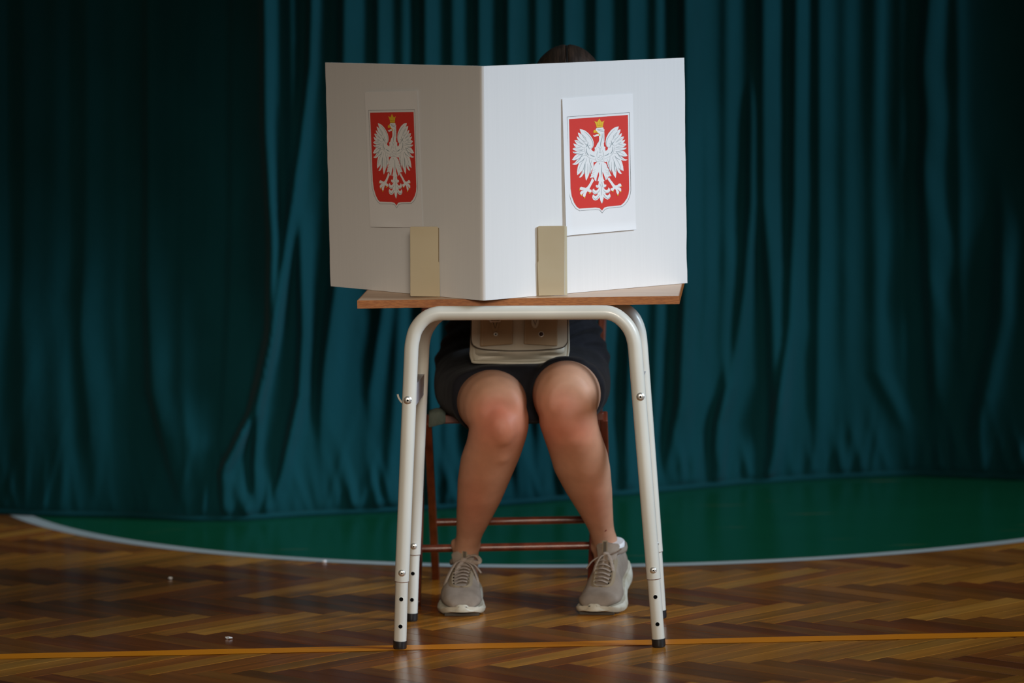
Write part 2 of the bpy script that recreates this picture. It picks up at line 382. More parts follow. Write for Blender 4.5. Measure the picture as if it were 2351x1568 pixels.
# ridges: list of (photo x, y) keys, amplitude m, half width px left, right
ridges = [
 ([(30, 0), (35, 700), (60, 1150)], .035, 26, 60), ([(110, 0), (105, 700), (150, 1180)], .02, 30, 30),
 ([(180, 0), (182, 800), (230, 1180)], .03, 18, 40), ([(250, 0), (255, 700), (300, 1180)], .015, 24, 30),
 ([(330, 0), (332, 650), (350, 900), (400, 1060), (445, 1190)], .06, 14, 50),
 ([(415, 0), (418, 700), (420, 900), (470, 1100)], .025, 20, 30), ([(480, 0), (470, 700), (480, 1100)], .02, 20, 30),
 ([(530, 0), (528, 700), (520, 1000)], .035, 14, 40),
 ([(606, 0), (608, 300), (625, 560), (622, 760), (580, 940), (515, 1070), (525, 1180)], .075, 9, 26),
 ([(668, 0), (672, 300), (660, 480)], .02, 14, 20),
 ([(716, 0), (712, 150), (690, 340), (660, 540), (642, 700), (600, 920), (590, 1060), (600, 1180)], .045, 10, 18),
 ([(790, 0), (785, 400), (770, 650), (745, 850), (740, 950)], .045, 12, 38),
 ([(690, 550), (697, 760), (690, 900), (655, 1060), (640, 1120), (650, 1180)], .05, 10, 24),
 ([(868, 0), (868, 500), (880, 700), (850, 900)], .03, 12, 24), ([(925, 0), (925, 600), (900, 1050)], .02, 16, 22),
 ([(975, 0), (978, 600), (990, 1000)], .04, 10, 22), ([(1040, 0), (1040, 600), (1020, 1100)], .025, 14, 20),
 ([(1100, 0), (1100, 700), (1090, 1100)], .03, 10, 22), ([(1168, 0), (1168, 700), (1190, 1100)], .035, 10, 20),
 ([(1235, 0), (1235, 700), (1240, 1100)], .02, 12, 24), ([(1300, 0), (1300, 700), (1290, 1100)], .035, 10, 22),
 ([(1375, 0), (1375, 700), (1390, 1050)], .03, 12, 22), ([(1450, 0), (1455, 700), (1440, 1100)], .04, 10, 26),
 ([(1520, 0), (1520, 700), (1515, 900), (1500, 1100)], .025, 16, 22),
 ([(1585, 0), (1588, 600), (1578, 800), (1570, 950), (1540, 1100)], .06, 12, 50),
 ([(1640, 300), (1640, 700), (1620, 900)], .02, 12, 24),
 ([(1690, 0), (1685, 700), (1670, 880)], .02, 18, 20), ([(1748, 200), (1745, 500), (1728, 700), (1700, 880)], .035, 10, 22),
 ([(1775, 0), (1778, 500), (1795, 750), (1800, 1000)], .045, 14, 42), ([(1855, 0), (1850, 500), (1835, 800), (1790, 1050)], .04, 10, 34),
 ([(1912, 0), (1912, 600), (1900, 1050)], .035, 12, 26), ([(1975, 0), (1975, 900)], .015, 20, 20),
 ([(2050, 0), (2045, 500), (2050, 900), (2120, 1040)], .025, 24, 20), ([(2110, 0), (2110, 900)], .015, 16, 18),
 ([(2172, 0), (2158, 180), (2168, 300), (2160, 420), (2172, 700), (2185, 980)], .05, 12, 40),
 ([(2240, 0), (2250, 900)], .02, 16, 22), ([(2345, 500), (2335, 760), (2300, 920), (2270, 1060)], .05, 16, 40),
 ([(1683, 925), (1660, 1010), (1655, 1090)], .07, 10, 26), ([(1990, 1060), (1970, 1100)], .05, 20, 20),
 ([(2110, 990), (2120, 1080)], .03, 60, 40),
]
for k in range(38):
    x = -40-k*75; ridges.append(([(x, 0), (x+20*sin(k), 1150)], .03+.02*sin(k*1.3), 14, 36))
    x = 2440+k*75; ridges.append(([(x, 0), (x+20*sin(k), 1150)], .03+.02*cos(k*1.3), 14, 36))
RG = []
for keys, amp, wl, wr in ridges:
    if keys[0][0] < 590: amp *= .55
    if keys[0][0] > 1900: amp *= .75
    if 590 < keys[0][0] < 1900: wr *= .78
    P = [at(x, y, Y=YREF) for x, y in keys]
    P.sort(key=lambda p: p.z)
    RG.append(([p.z for p in P], [p.x for p in P], amp, wl*.00114, wr*.00114, keys[0][1] > 100, keys[-1][1] < 1000))
XS = np.arange(-4.6, 4.6, 0.0058); zt_ = np.concatenate([np.linspace(0.006, 0.35, 44), np.linspace(0.365, 2.2, 66)])
Xg, Zg = np.meshgrid(XS, zt_)
base = np.interp(Xg, cbx, cby)
ks = 60; sm = np.convolve(np.pad(np.interp(XS, cbx, cby), ks, mode='edge'), np.ones(2*ks+1)/(2*ks+1), 'valid')
topY = np.tile(sm, (len(zt_), 1))+0.10
topY = topY + 0.16/(1+np.exp((XS[None, :]+0.67)/0.025)) * (XS[None, :] > -9)
tz = np.clip(Zg/0.9, 0, 1); tz = tz*tz*(3-2*tz)
Yg = base*(1-tz)+topY*tz
for zk, xk, amp, wl, wr, st, en in RG:
    xc = np.interp(Zg[:, 0], zk, xk)[:, None]
    d = Xg-xc; w = np.where(d < 0, wl, wr)
    g = np.exp(-(d/w)**2)
    env = np.ones_like(Zg[:, 0])
    if st: env *= 1/(1+np.exp((Zg[:, 0]-max(zk))/0.05))
    if en: env *= 1/(1+np.exp((min(zk)-Zg[:, 0])/0.05))
    env *= np.clip(Zg[:, 0]/0.22, 0.05, 1)
    Yg -= amp*g*env[:, None]
rs = np.random.RandomState(5)
for k in range(230):                       # small gathers at the hem
    x0 = rs.uniform(-1.5, 1.6); hgt = rs.uniform(.05, .17); am = rs.uniform(.003, .010); w = rs.uniform(.008, .016); sl = rs.uniform(-.35, .35)
    if x0 < -0.85: am *= .45
    d = Xg-x0-sl*Zg
    Yg -= am*np.exp(-(d/w)**2)*np.exp(-((Zg-0.035)/hgt)**2)*np.clip(Zg/0.03, 0, 1)
for k in range(120):                       # soft creases higher up
    x0 = rs.uniform(-1.5, 1.7); z0 = rs.uniform(.15, .8); hgt = rs.uniform(.1, .3); am = rs.uniform(-.006, .008); w = rs.uniform(.02, .05); sl = rs.uniform(-.5, .5)
    Yg -= am*np.exp(-((Xg-x0-sl*(Zg-z0))/w)**2)*np.exp(-((Zg-z0)/hgt)**2)
nx, nz = len(XS), len(zt_)
vs = np.stack([Xg.ravel(), Yg.ravel(), Zg.ravel()], 1)
ii = np.arange(nz-1)[:, None]*nx + np.arange(nx-1)[None, :]
fs = np.stack([ii, ii+1, ii+1+nx, ii+nx], -1).reshape(-1, 4)
me = bpy.data.meshes.new('curtain'); me.from_pydata(vs.tolist(), [], fs.tolist()); me.materials.append(M['curtain']); me.shade_smooth()
curt = bpy.data.objects.new('curtain', me); col.objects.link(curt)
tag(curt, 'wide teal green cloth curtain hanging in folds to the gym floor', 'curtain')
hm = MB(); hp = [(XS[i], Yg[0, i]-0.002, 0.008) for i in range(0, nx, 4)]
ho = hm.tube(hp, 0.008, 6).build('hem', 'curtain', curt)

# ------------------------------------------------------------------ school desk
ZT = 0.7635; TH = 0.0175
A0, A1 = at(820, 690, z=ZT), at(1559.5, 679.5, z=ZT)
ex = (A1-A0).normalized(); ey = Vector((-ex.y, ex.x, 0)); ez = Vector((0, 0, 1)); DW = (A1-A0).length; DD = 0.50
mid = (A0+A1)/2 + ey*DD/2
desk = thing('school_desk', 'small beech-topped school desk on cream tube legs under the white screen', 'desk', (mid.x, mid.y, 0))
print('DESK', A0, A1, DW, 'yaw', math.degrees(atan2(ex.y, ex.x)))
def deskpt(u, v, z): return A0 + ex*u + ey*v + ez*(z-ZT)
tb = MB(); q = [(0.0012, 0.0012), (DW-.0012, .0012), (DW-.0012, DD-.0012), (.0012, DD-.0012)]
tb.hexa([deskpt(u, v, ZT-TH) for u, v in q], [deskpt(u, v, ZT) for u, v in q])
bevel(tb.build('tabletop', 'lam', desk, smooth=False), .0008)
eb = MB()
for (u0, v0, u1, v1) in ((0, 0, DW, .0014), (0, DD-.0014, DW, DD), (0, .0014, .0014, DD-.0014), (DW-.0014, .0014, DW, DD-.0014)):
    qq = [(u0, v0), (u1, v0), (u1, v1), (u0, v1)]
    eb.hexa([deskpt(u, v, ZT-TH) for u, v in qq], [deskpt(u, v, ZT+.0001) for u, v in qq])
eb.build('edge_banding', 'edge', desk, smooth=False)['label'] = 'darker beech edge strip'

FR = 0.0156
def frame(foot_l, foot_r, low_l, low_r, ypx_bar, bend_l, bend_r, Yoff, name, bar_z=None):
    PL_, PR_ = at(*foot_l, z=0), at(*foot_r, z=0)
    def Yat(px):                                # plane through the feet, vertical
        t = (px-foot_l[0])/(foot_r[0]-foot_l[0]); return PL_.y+(PR_.y-PL_.y)*t
    def P(px, py): return at(px, py, Y=Yat(px)+0.0)
    pts = [P(*low_l)]
    pts += [P(*b) for b in bend_l] + [P(*b) for b in bend_r] + [P(*low_r)]
    return PL_, PR_, P, pts
def foot_assembly(parent, Pf, Ptop, toward, screw, holes, rl=0.0139, lab=None):
    """lower leg sleeve insert from rubber foot up into the tube"""
    d = (Ptop-Pf).normalized(); up = Pf + d*0.0
    lo = MB(); lo.tube([Pf+d*0.012, Ptop+d*0.05], rl, 20); leg = lo.build('leg_insert', 'tube', parent)
    cp = MB(); cp.tube([Pf+d*0.0003, Pf+d*0.004, Pf+d*0.016], [rl*0.97, rl*1.07, rl*1.05], 20)
    cp.tube([Pf+d*0.0155, Pf+d*0.0185], rl*1.09, 20)
    cp.build('rubber_foot', 'black', leg)['label'] = 'black rubber foot cap'
    vw = Vector((0, -1, 0)); vw = (vw-d*vw.dot(d)).normalized()
    rm = MB(); rm.tube([Ptop-d*0.0008, Ptop+d*0.0002], FR*1.003, 22); rm.build('sleeve_rim', 'chair', leg)
    for hgt in holes:
        c = Pf+d*hgt
        rr = MB(); rr.tube([c+vw*(rl-0.0012), c+vw*(rl+0.0004)], 0.0044, 14); rr.build('hole', 'hole', leg)
        r2 = MB(); k = 18
        ringo = [[c+vw*(rl+h_)+ (d.cross(vw))*(cos(2*pi*i/k)*r_) + d*(sin(2*pi*i/k)*r_) for i in range(k)] for r_, h_ in ((0.0044, -.001), (0.0046, .0006), (0.0054, .0005), (0.0058, -.001))]
        r2.loft(ringo, cap=False); r2.build('hole_rim', 'tube', leg)
    return leg, d, vw
def bolt(parent, c, nrm, r=0.0088, name='bolt', inner='hole'):
    b = MB(); b.tube([c, c+nrm*.0012, c+nrm*.0030, c+nrm*.0042], [r, r, r*.80, r*.50], 20)
    o = b.build(name, 'chrome', parent); o['label'] = 'shiny steel bolt head'
    s = MB(); s.tube([c+nrm*.0036, c+nrm*.0044], r*.26, 6); s.build('socket', inner, o)
    return o

# front frame
def build_frame(foot_l, foot_r, left, bend_l, bend_r, right, sleeve_l, sleeve_r, name):
    Pl, Pr = at(*foot_l, z=0), at(*foot_r, z=0)
    def Yat(px): return Pl.y+(Pr.y-Pl.y)*(px-foot_l[0])/(foot_r[0]-foot_l[0])
    P = lambda q: at(q[0], q[1], Y=Yat(q[0]))
    top = [P(sleeve_l), P(left)] + [P(b) for b in bend_l] + [P(b) for b in bend_r] + [P(right), P(sleeve_r)]
    path = [top[0], top[0].lerp(top[1], .5), top[0].lerp(top[1], .9)] + bez(top[1:2+len(bend_l)], 22)
    path += bez([P(b) for b in bend_r] + [P(right)], 22) + [top[-1].lerp(top[-2], .9), top[-1].lerp(top[-2], .5), top[-1]]
    fb = MB(); fb.tube(path, FR, 22)
    fo = fb.build(name, 'tube', desk)
    return fo, Pl, Pr, P
ff_, Pl, Pr, PF = build_frame((918, 1490), (1513, 1485), (944.5, 800), [(946.5, 785), (953, 760), (967, 739), (984, 726), (1005, 719.5), (1022, 719)],
        [(1380, 717), (1397, 718), (1416, 725), (1436, 742), (1449, 762), (1456, 785)], (1458.5, 805), (922.5, 1334), (1501, 1328), 'front_frame')
for side, Pf, slv, sgn in (('l', Pl, (922.5, 1334), -1), ('r', Pr, (1501, 1328), 1)):
    top = PF(slv)
    leg, d, vw = foot_assembly(desk, Pf, top, None, None, (0.052, 0.112))
    bolt(leg, top + d*0.020 + vw*(FR-.001), vw, 0.0078 if sgn < 0 else 0.0074)
    bolt(ff_, PF((936.5, 917) if sgn < 0 else (1470, 909)) + vw*(FR-.0012), vw, 0.0090)
fr_, Pl2, Pr2, PR = build_frame((944, 1425), (1516, 1419), (970, 800), [(971.5, 785), (977, 762), (990, 740), (1006, 724), (1026, 714), (1046, 711)],
        [(1385, 705), (1408, 705.5), (1432, 711), (1450, 724), (1461, 742), (1468, 765)], (1471.5, 795), (949.5, 1272), (1506, 1266), 'rear_frame')
for side, Pf, slv, sgn in (('l', Pl2, (949.5, 1272), -1), ('r', Pr2, (1506, 1266), 1)):
    top = PR(slv)
    leg, d, vw = foot_assembly(desk, Pf, top, None, None, (0.050, 0.110))
    bolt(leg, top + d*0.020 + vw*(FR-.001), vw, 0.0076)
# side rails under the top joining the frames, and grey brackets
for pxa, pxb in ((1003, 1026), (1400, 1412)):
    a_, b_ = PF((pxa, 718)), PR((pxb, 709))
    rl = MB(); axx = ((b_-a_).normalized(), Vector((0, 0, 1)).cross((b_-a_).normalized()), Vector((0, 0, 1)))
    c_ = (a_+b_)/2; c_.z = (a_.z+b_.z)/2-.004; rl.box(c_, (b_-a_).length-2*FR+.01, .022, .022, axx); bevel(rl.build('side_rail', 'tube', desk, smooth=False), .003)
for s_, (f1, f2, r1, r2) in enumerate((((947, 880), (945.5, 930), (965, 858), (963, 906)), ((1466, 872), (1470, 930), (1477, 851), (1481, 898)))):
    p = [PF(f1), PF(f2), PR(r2), PR(r1)]
    sg = 1 if s_ == 0 else -1
    off = Vector((0.008*sg, 0, 0)); 
    br = MB(); th = Vector((0.002*sg, 0, 0)); br.hexa([q+off for q in p], [q+off+th for q in p])
    # folded top flange
    p2 = [PF(f1)+off, PR(r1)+off]; fl = Vector((-0.014*sg, 0, 0)); dn = Vector((0, 0, -.0018))
    br.hexa([p2[0]+dn, p2[0]+fl+dn, p2[1]+fl+dn, p2[1]+dn], [p2[0], p2[0]+fl, p2[1]+fl, p2[1]])
    br.build('side_bracket', 'greymetal', desk, smooth=False)['label'] = 'grey sheet metal bracket between the legs'
hk = MB(); hb = PF((924, 926)); hk.tube(bez([hb+Vector((.004, .012, 0)), hb+Vector((-.002, .008, .002)), hb+Vector((-.008, .002, .012)), hb+Vector((-.010, 0, .020))], 12), .0022, 8)
hk.build('bag_hook', 'tube', desk)

# ------------------------------------------------------------------ voting screen
FLb, FRb = at(1101, 689.5, z=ZT+.0005), at(1115, 689.8, z=ZT+.0005)
Lb, Rb = at(759, 657, z=ZT+.0005), at(1577.5, 650, z=ZT+.0005)
FLt, FRt = at(1098, 151.5, Y=FLb.y), at(1111, 151.8, Y=FRb.y)
Lt, Rt = at(747, 143.5, Y=Lb.y), at(1571, 132.5, Y=Rb.y)
print('BOOTH', FRb, Lb, Rb, (Lb-FLb).length, (Rb-FRb).length)
booth = thing('voting_screen', 'folded white cardboard voting screen standing on the desk', 'screen', ((FLb.x+FRb.x)/2, FLb.y, ZT))
def pnorm(a, b, c):
    n = (b-a).cross(c-a).normalized()
    return n if n.y < 0 else -n
nL, nR = pnorm(FLb, Lb, Lt), pnorm(FRb, Rb, Rt)
def panel(p00, p10, p11, p01, n, thick, name, extra=None, nxx=30, nyy=18, wob=0.0, seed=0):
    """p00 bottom near, p10 bottom far, p11 top far, p01 top near"""
    mb = MB(); fr, bk = [], []
    rr = random.Random(seed)
    jit = [rr.uniform(-1, 1) for _ in range(200)]
    cols = []
    for i in range(nxx+1):
        u = i/nxx
        for j in range(nyy+1):
            v = j/nyy
            p = (p00*(1-u)+p10*u)*(1-v)+(p01*(1-u)+p11*u)*v
            if i == nxx: p = p + (p10-p00).normalized()*jit[j]*.0008
            if j == 0: p = p + Vector((0, 0, abs(jit[60+i])*.0003))
            if j == nyy: p = p + Vector((0, 0, jit[120+i]*.00012))
            fr.append(p + n*(wob*sin(pi*u)*sin(pi*v)))
            bk.append(fr[-1]-n*thick)
    N = (nxx+1)*(nyy+1); vs = fr+bk; fs = []; I = lambda i, j: i*(nyy+1)+j
    for i in range(nxx):
        for j in range(nyy):
            fs.append((I(i, j), I(i+1, j), I(i+1, j+1), I(i, j+1))); fs.append((N+I(i, j+1), N+I(i+1, j+1), N+I(i+1, j), N+I(i, j)))
    for i in range(nxx):
        fs.append((I(i, 0), N+I(i, 0), N+I(i+1, 0), I(i+1, 0))); fs.append((I(i+1, nyy), N+I(i+1, nyy), N+I(i, nyy), I(i, nyy)))
    for j in range(nyy):
        fs.append((I(0, j+1), N+I(0, j+1), N+I(0, j), I(0, j))); fs.append((I(nxx, j), N+I(nxx, j), N+I(nxx, j+1), I(nxx, j+1)))
    mb.add(vs, fs)
    return mb
TC = 0.004
pl_ = panel(FLb, Lb, Lt, FLt, nL, TC, 'screen_panel', seed=1, wob=.0015).build('screen_panel', 'card', booth)
pr_ = panel(FRb, Rb, Rt, FRt, nR, TC, 'screen_panel', seed=2, wob=-.002).build('screen_panel', 'card', booth)
# rounded crease between the panels
cr_ = MB(); rings = []
nm = (nL+nR).normalized()
for k in range(7):
    t = k/6; row = []
    for j in range(19):
        v = j/18; a = FLb.lerp(FLt, v); b = FRb.lerp(FRt, v)
        row.append(a.lerp(b, t) + nm*(0.0026*sin(pi*t)) )
    rings.append(row)
vs = []; fs = []
for row in rings: vs += row
for row in rings: vs += [p-nm*.005 for p in row]
n1, n2 = 19, 7*19
for i in range(6):
    for j in range(18):
        fs.append((i*n1+j, (i+1)*n1+j, (i+1)*n1+j+1, i*n1+j+1)); fs.append((n2+i*n1+j+1, n2+(i+1)*n1+j+1, n2+(i+1)*n1+j, n2+i*n1+j))
    fs.append((i*n1+18, (i+1)*n1+18, n2+(i+1)*n1+18, n2+i*n1+18)); fs.append((i*n1, n2+i*n1, n2+(i+1)*n1, (i+1)*n1))
for j in range(18):
    fs.append((j, j+1, n2+j+1, n2+j)); b6 = 6*n1; fs.append((b6+j+1, b6+j, n2+b6+j, n2+b6+j+1))
cr_.add(vs, fs).build('fold_crease', 'card', booth)
# brace strip behind with its two tabs in front
def tabpoly(pts, Yv, thick, name, lab):
    mb = MB(); P = [at(x, y, Y=Yv) for x, y in pts]; n = len(P); bk = [p+Vector((0, thick, 0)) for p in P]
    mb.add(P+bk, [tuple(range(n)), tuple(range(n, 2*n))[::-1]]+[(i, (i+1) % n, n+(i+1) % n, n+i)[::-1] for i in range(n)])
    o = mb.build(name, 'tab', booth, smooth=False); o['label'] = lab; return bevel(o, .0005)
slotL = onplane(1009, 640, FLb, nL); slotR = onplane(1236, 640, FRb, nR)
tYL, tYR = slotL.y-.006, slotR.y-.006
tabpoly([(944, 680), (942, 678), (941.5, 522), (943, 520.5), (1004, 520.5), (1006, 523), (1006.5, 601), (1009, 603), (1010, 681.5)], tYL, .0035, 'brace_tab', 'beige cardboard tab on the shaded left panel')
tR = tabpoly([(1236.5, 679), (1234, 603), (1236, 600), (1235, 521), (1237, 519), (1296, 518.5), (1295.5, 678)], tYR, .0035, 'brace_tab', 'beige cardboard tab on the bright right panel')
mb = MB(); a_ = [at(1296, 678, Y=tYR), at(1302.5, 677.5, Y=tYR+.012), at(1301.5, 520, Y=tYR+.012), at(1296, 518.5, Y=tYR)]
mb.hexa(a_, [p+Vector((0, .003, 0)) for p in a_]); mb.build('bent_edge', 'tab', tR, smooth=False)
s1, s2_ = slotL.copy(), slotR.copy(); s1.y += .004; s2_.y += .004
mb = MB(); zz0, zz1 = ZT+.001, at(1009, 601, Y=slotL.y).z
aa = [Vector((s1.x, s1.y, zz0)), Vector((s2_.x, s2_.y, zz0)), Vector((s2_.x, s2_.y+.003, zz0)), Vector((s1.x, s1.y+.003, zz0))]
mb.hexa(aa, [p+Vector((0, 0, zz1-zz0)) for p in aa]); mb.build('brace_strip', 'tab', booth, smooth=False)
# dark slots beside tabs
for (x0, x1, y0, y1, fb_, n_) in ((1006.3, 1008.3, 523, 681, FLb, nL), (1232.6, 1235.0, 521, 679, FRb, nR)):
    c4 = [onplane(x, y, fb_, n_)+n_*.0007 for x, y in ((x0, y1), (x1+.8, y1), (x1+.3, y0), (x0, y0))]
    mb = MB(); mb.add(c4, [(0, 1, 2, 3)]); mb.build('slot', 'cardedge', booth, smooth=False)

# emblem sheets ------------------------------------------------------
cA = lambda x, y: (1290+x/11.2, 260+y/11.2)
cB = lambda x, y: (1290+x/13.065, 380+y/13.065)
cC = lambda x, y: (1270+x/4.481, 200+y/4.48)
S_R = [(1289, 226.3), (1451.3, 215.2), (1458.7, 526.5), (1296.5, 541)]       # TL TR BR BL
S_L = [(838.8, 211.5), (958.8, 208.8), (972, 522.4), (851.8, 521)]
def inv_bilin(px, py, S):
    u, v = 0.5, 0.5
    (x0, y0), (x1, y1), (x2, y2), (x3, y3) = S
    for _ in range(12):
        fx = (1-u)*(1-v)*x0+u*(1-v)*x1+u*v*x2+(1-u)*v*x3-px
        fy = (1-u)*(1-v)*y0+u*(1-v)*y1+u*v*y2+(1-u)*v*y3-py
        a = (1-v)*(x1-x0)+v*(x2-x3); b = (1-u)*(x3-x0)+u*(x2-x1)
        c = (1-v)*(y1-y0)+v*(y2-y3); d = (1-u)*(y3-y0)+u*(y2-y1)
        det = a*d-b*c; u -= (d*fx-b*fy)/det; v -= (a*fy-c*fx)/det
    return u, v
def A(*p): return [cA(*q) for q in p]
def B(*p): return [cB(*q) for q in p]
def C(*p): return [cC(*q) for q in p]
wingL = A((735,915),(770,880),(795,820),(795,740),(770,660),(720,580),(650,500),(570,440),(500,415),(435,403),(450,455),(480,530),(490,548),(440,512),(390,492),(398,540),(425,610),(450,655),(410,620),(358,590),(368,640),(395,685),(412,706),(355,683),(300,688),(320,730),(350,775),(385,810),(330,790),(275,770),(285,810),(310,850),(350,875),(300,885),(252,912),(280,940),(335,962),(375,975),(330,990),(250,985),(275,1012),(320,1035),(370,1045),(320,1080),(280,1130),(238,1195),(290,1208),(345,1200),(370,1190),(330,1245),(290,1285),(240,1300),(290,1322),(350,1318),(420,1270),(385,1380),(370,1480)) \
 + B((428,200),(437,285),(500,240),(560,175),(585,150),(555,240),(520,310),(485,350),(530,355),(580,320),(640,230),(665,180),(670,300),(685,400),(700,452),(740,380),(780,290),(805,200),(815,130),(815,200),(820,262),(850,200),(870,125),(885,125),(905,90),(925,40)) + A((793,1340),(790,1250),(820,1252),(875,1243),(880,1100),(810,985),(770,965),(740,940))
wingR = A((1100,965),(1145,940),(1168,880),(1130,860),(1105,800),(1100,720),(1120,620),(1170,520),(1240,430),(1320,370),(1380,345),(1440,335),(1430,390),(1398,448),(1440,420),(1487,413),(1480,460),(1455,520),(1432,565),(1470,535),(1520,508),(1515,560),(1488,612),(1530,598),(1580,595),(1560,650),(1520,702),(1560,690),(1608,672),(1590,720),(1552,768),(1600,770),(1637,795),(1600,840),(1560,870),(1510,888),(1580,885),(1645,880),(1620,915),(1570,945),(1520,955),(1580,975),(1630,1030),(1668,1090),(1620,1107),(1560,1100),(1500,1085),(1540,1135),(1600,1178),(1672,1190),(1620,1215),(1560,1215),(1500,1195),(1530,1270),(1555,1370),(1565,1485),(1500,1455),(1440,1400),(1420,1370)) \
 + B((1665,20),(1690,100),(1730,180),(1775,238),(1720,248),(1655,190),(1605,80),(1612,150),(1605,260),(1590,372),(1530,290),(1480,160),(1450,40),(1450,120),(1455,205),(1410,120),(1380,60)) + A((1180,1400),(1150,1320),(1135,1240),(1100,1252),(1060,1240),(1040,1100))
bodyP = A((870,375),(1040,362),(1050,385),(1045,400),(1072,415),(1065,465),(1070,520),(1072,600),(1068,745),(1055,760),(1060,850),(1098,865),(1090,910),(1100,965),(1090,1100),(1060,1240),(1050,1262),(880,1262),(875,1243),(840,1160),(815,1100),(810,985),(825,935),(815,880),(850,865),(890,770),(920,740),(935,680),(930,600),(935,570),(900,510),(850,445),(845,410))
tongue = A((780,558),(820,568),(860,540),(905,528),(935,545),(935,572),(905,575),(860,590),(820,603),(790,585))
trous = A((880,1248),(820,1310),(798,1370)) + B((905,100),(875,190),(872,230),(850,260),(852,300),(812,372),(930,350),(950,430),(1005,470),(1012,390),(1035,300),(1060,230),(1085,180),(1190,180),(1230,260),(1270,370),(1290,440),(1330,400),(1370,330),(1462,305),(1425,240),(1400,160),(1360,80)) + A((1150,1390),(1115,1290),(1050,1248))
tail = B((1085,160),(1088,300),(1062,400),(1042,468),(1085,460),(1075,530),(1060,578),(1030,590),(1005,572),(990,600),(1000,645),(1040,668),(1085,655),(1060,700),(1020,740),(970,742),(942,715),(938,682),(895,715),(885,770),(905,820),(950,855),(1000,855),(1050,825),(1035,880),(990,912),(950,900),(922,862),(890,900),(885,960),(915,1020),(970,1045),(1030,1030),(1075,985),(1105,940),(1115,1000),(1140,1080),(1175,1138),(1205,1080),(1220,1000),(1225,935),(1250,965),(1300,1005),(1350,1017),(1400,985),(1434,930),(1425,870),(1400,825),(1388,860),(1350,895),(1300,880),(1275,825),(1330,828),(1385,810),(1425,760),(1418,700),(1370,648),(1365,690),(1330,730),(1280,725),(1240,680),(1225,650),(1270,650),(1308,610),(1300,562),(1260,575),(1235,530),(1225,460),(1255,460),(1220,390),(1195,300),(1190,160))
shL = B((880,370),(940,440),(870,560),(800,700),(865,730),(868,790),(835,805),(790,790),(740,770),(715,810),(690,870),(680,920),(650,945),(620,930),(600,890),(610,850),(660,795),(600,840),(570,872),(530,860),(520,810),(560,760),(640,725),(570,735),(515,720),(510,670),(550,632),(620,650),(690,668),(740,630),(790,560),(840,470))
shR = B((1340,400),(1390,345),(1440,430),(1490,490),(1540,560),(1580,592),(1640,580),(1690,538),(1740,540),(1765,590),(1755,630),(1700,630),(1640,640),(1700,650),(1755,690),(1755,760),(1710,780),(1690,740),(1630,700),(1680,760),(1692,800),(1665,860),(1640,862),(1610,800),(1600,740),(1565,690),(1530,730),(1510,765),(1470,755),(1438,725),(1440,680),(1500,670),(1500,640),(1420,510))
beak = A((800,430),(830,425),(870,450),(905,500),(945,525),(970,555),(955,580),(915,574),(942,556),(900,515),(855,490),(820,502),(790,505),(785,460))
crown = A((870,370),(855,300),(830,240),(805,198),(850,215),(880,225),(905,190),(938,130),(965,180),(995,220),(1030,210),(1072,185),(1045,240),(1025,362))
claws = [B((510,690),(525,715),(512,745),(495,745),(500,712)), B((530,860),(575,872),(575,912),(540,895)), B((630,935),(675,940),(655,984),(640,975)), B((790,800),(838,800),(815,848),(770,828)),
         B((1750,600),(1778,635),(1745,632)), B((1712,765),(1757,768),(1735,808)), B((1635,858),(1678,858),(1650,900),(1628,890)), B((1468,752),(1528,765),(1495,792))]
field = C((157,328),(762,285),(768,700),(775,1050),(768,1100),(750,1145),(722,1185),(690,1213),(550,1228),(518,1238),(494,1268),(470,1243),(430,1237),(262,1248),(235,1228),(208,1185),(184,1120),(172,1040),(163,600))
border = C((136,305),(778,260),(785,700),(792,1060),(784,1110),(765,1160),(738,1200),(700,1229),(560,1244),(525,1256),(496,1294),(470,1262),(430,1257),(265,1271),(225,1247),(188,1195),(163,1120),(153,1040),(144,600),(136,305))
strkA = [([(770,860),(772,760),(735,660),(660,560),(560,470)],1.0),([(490,548),(540,620),(600,700)],.8),([(480,530),(560,600),(600,660)],.7),([(430,620),(500,690),(590,730)],.8),([(400,690),(460,750),(540,800)],.8),([(320,700),(420,750),(530,810)],.7),([(385,810),(430,835),(470,830)],.9),([(350,875),(430,870),(480,850)],1.0),([(290,910),(400,915),(520,925)],.7),([(340,966),(450,960),(540,930)],1.1),([(280,1000),(370,1028),(450,1010)],1.1),([(370,1048),(480,1050),(540,1030)],1.0),([(310,1160),(420,1080),(500,1050)],.7),([(300,1205),(420,1165),(480,1100),(515,1045)],1.6),([(320,1290),(420,1200),(460,1150)],1.0),([(420,1270),(520,1200),(560,1140)],1.5),([(400,1500),(450,1350),(540,1200)],.8),([(480,1568),(540,1400),(575,1270)],1.0),([(575,1290),(565,1450),(545,1560)],1.8),([(580,1280),(605,1200),(595,1150)],.7),([(640,1290),(645,1450),(640,1568)],.8),([(700,1330),(702,1450),(712,1560)],1.4),([(750,1200),(720,1300),(740,1400)],.7),([(610,900),(610,980),(640,1050),(672,1082)],1.8),([(700,1060),(750,1090),(820,1110)],1.9),([(580,795),(640,830),(690,920)],1.6),([(655,740),(625,830),(588,875)],1.5),([(665,820),(708,820)],1.5),([(560,860),(575,1000),(620,1090),(700,1150),(830,1190)],.6),([(450,990),(520,980),(565,960)],.6),([(490,1110),(560,1080),(595,1090)],.6),([(470,840),(520,880),(560,890)],.6),([(510,700),(560,760),(600,790)],.6),([(680,1150),(690,1250),(715,1310),(760,1430)],.8),([(590,620),(600,690),(640,740)],.6),([(700,900),(745,890),(770,860)],.7)]
strk = []
for s_, w in strkA:
    strk.append((A(*s_), w)); strk.append((A(*[(1895-x, y-.07*(1895-2*x)) for x, y in s_]), w))
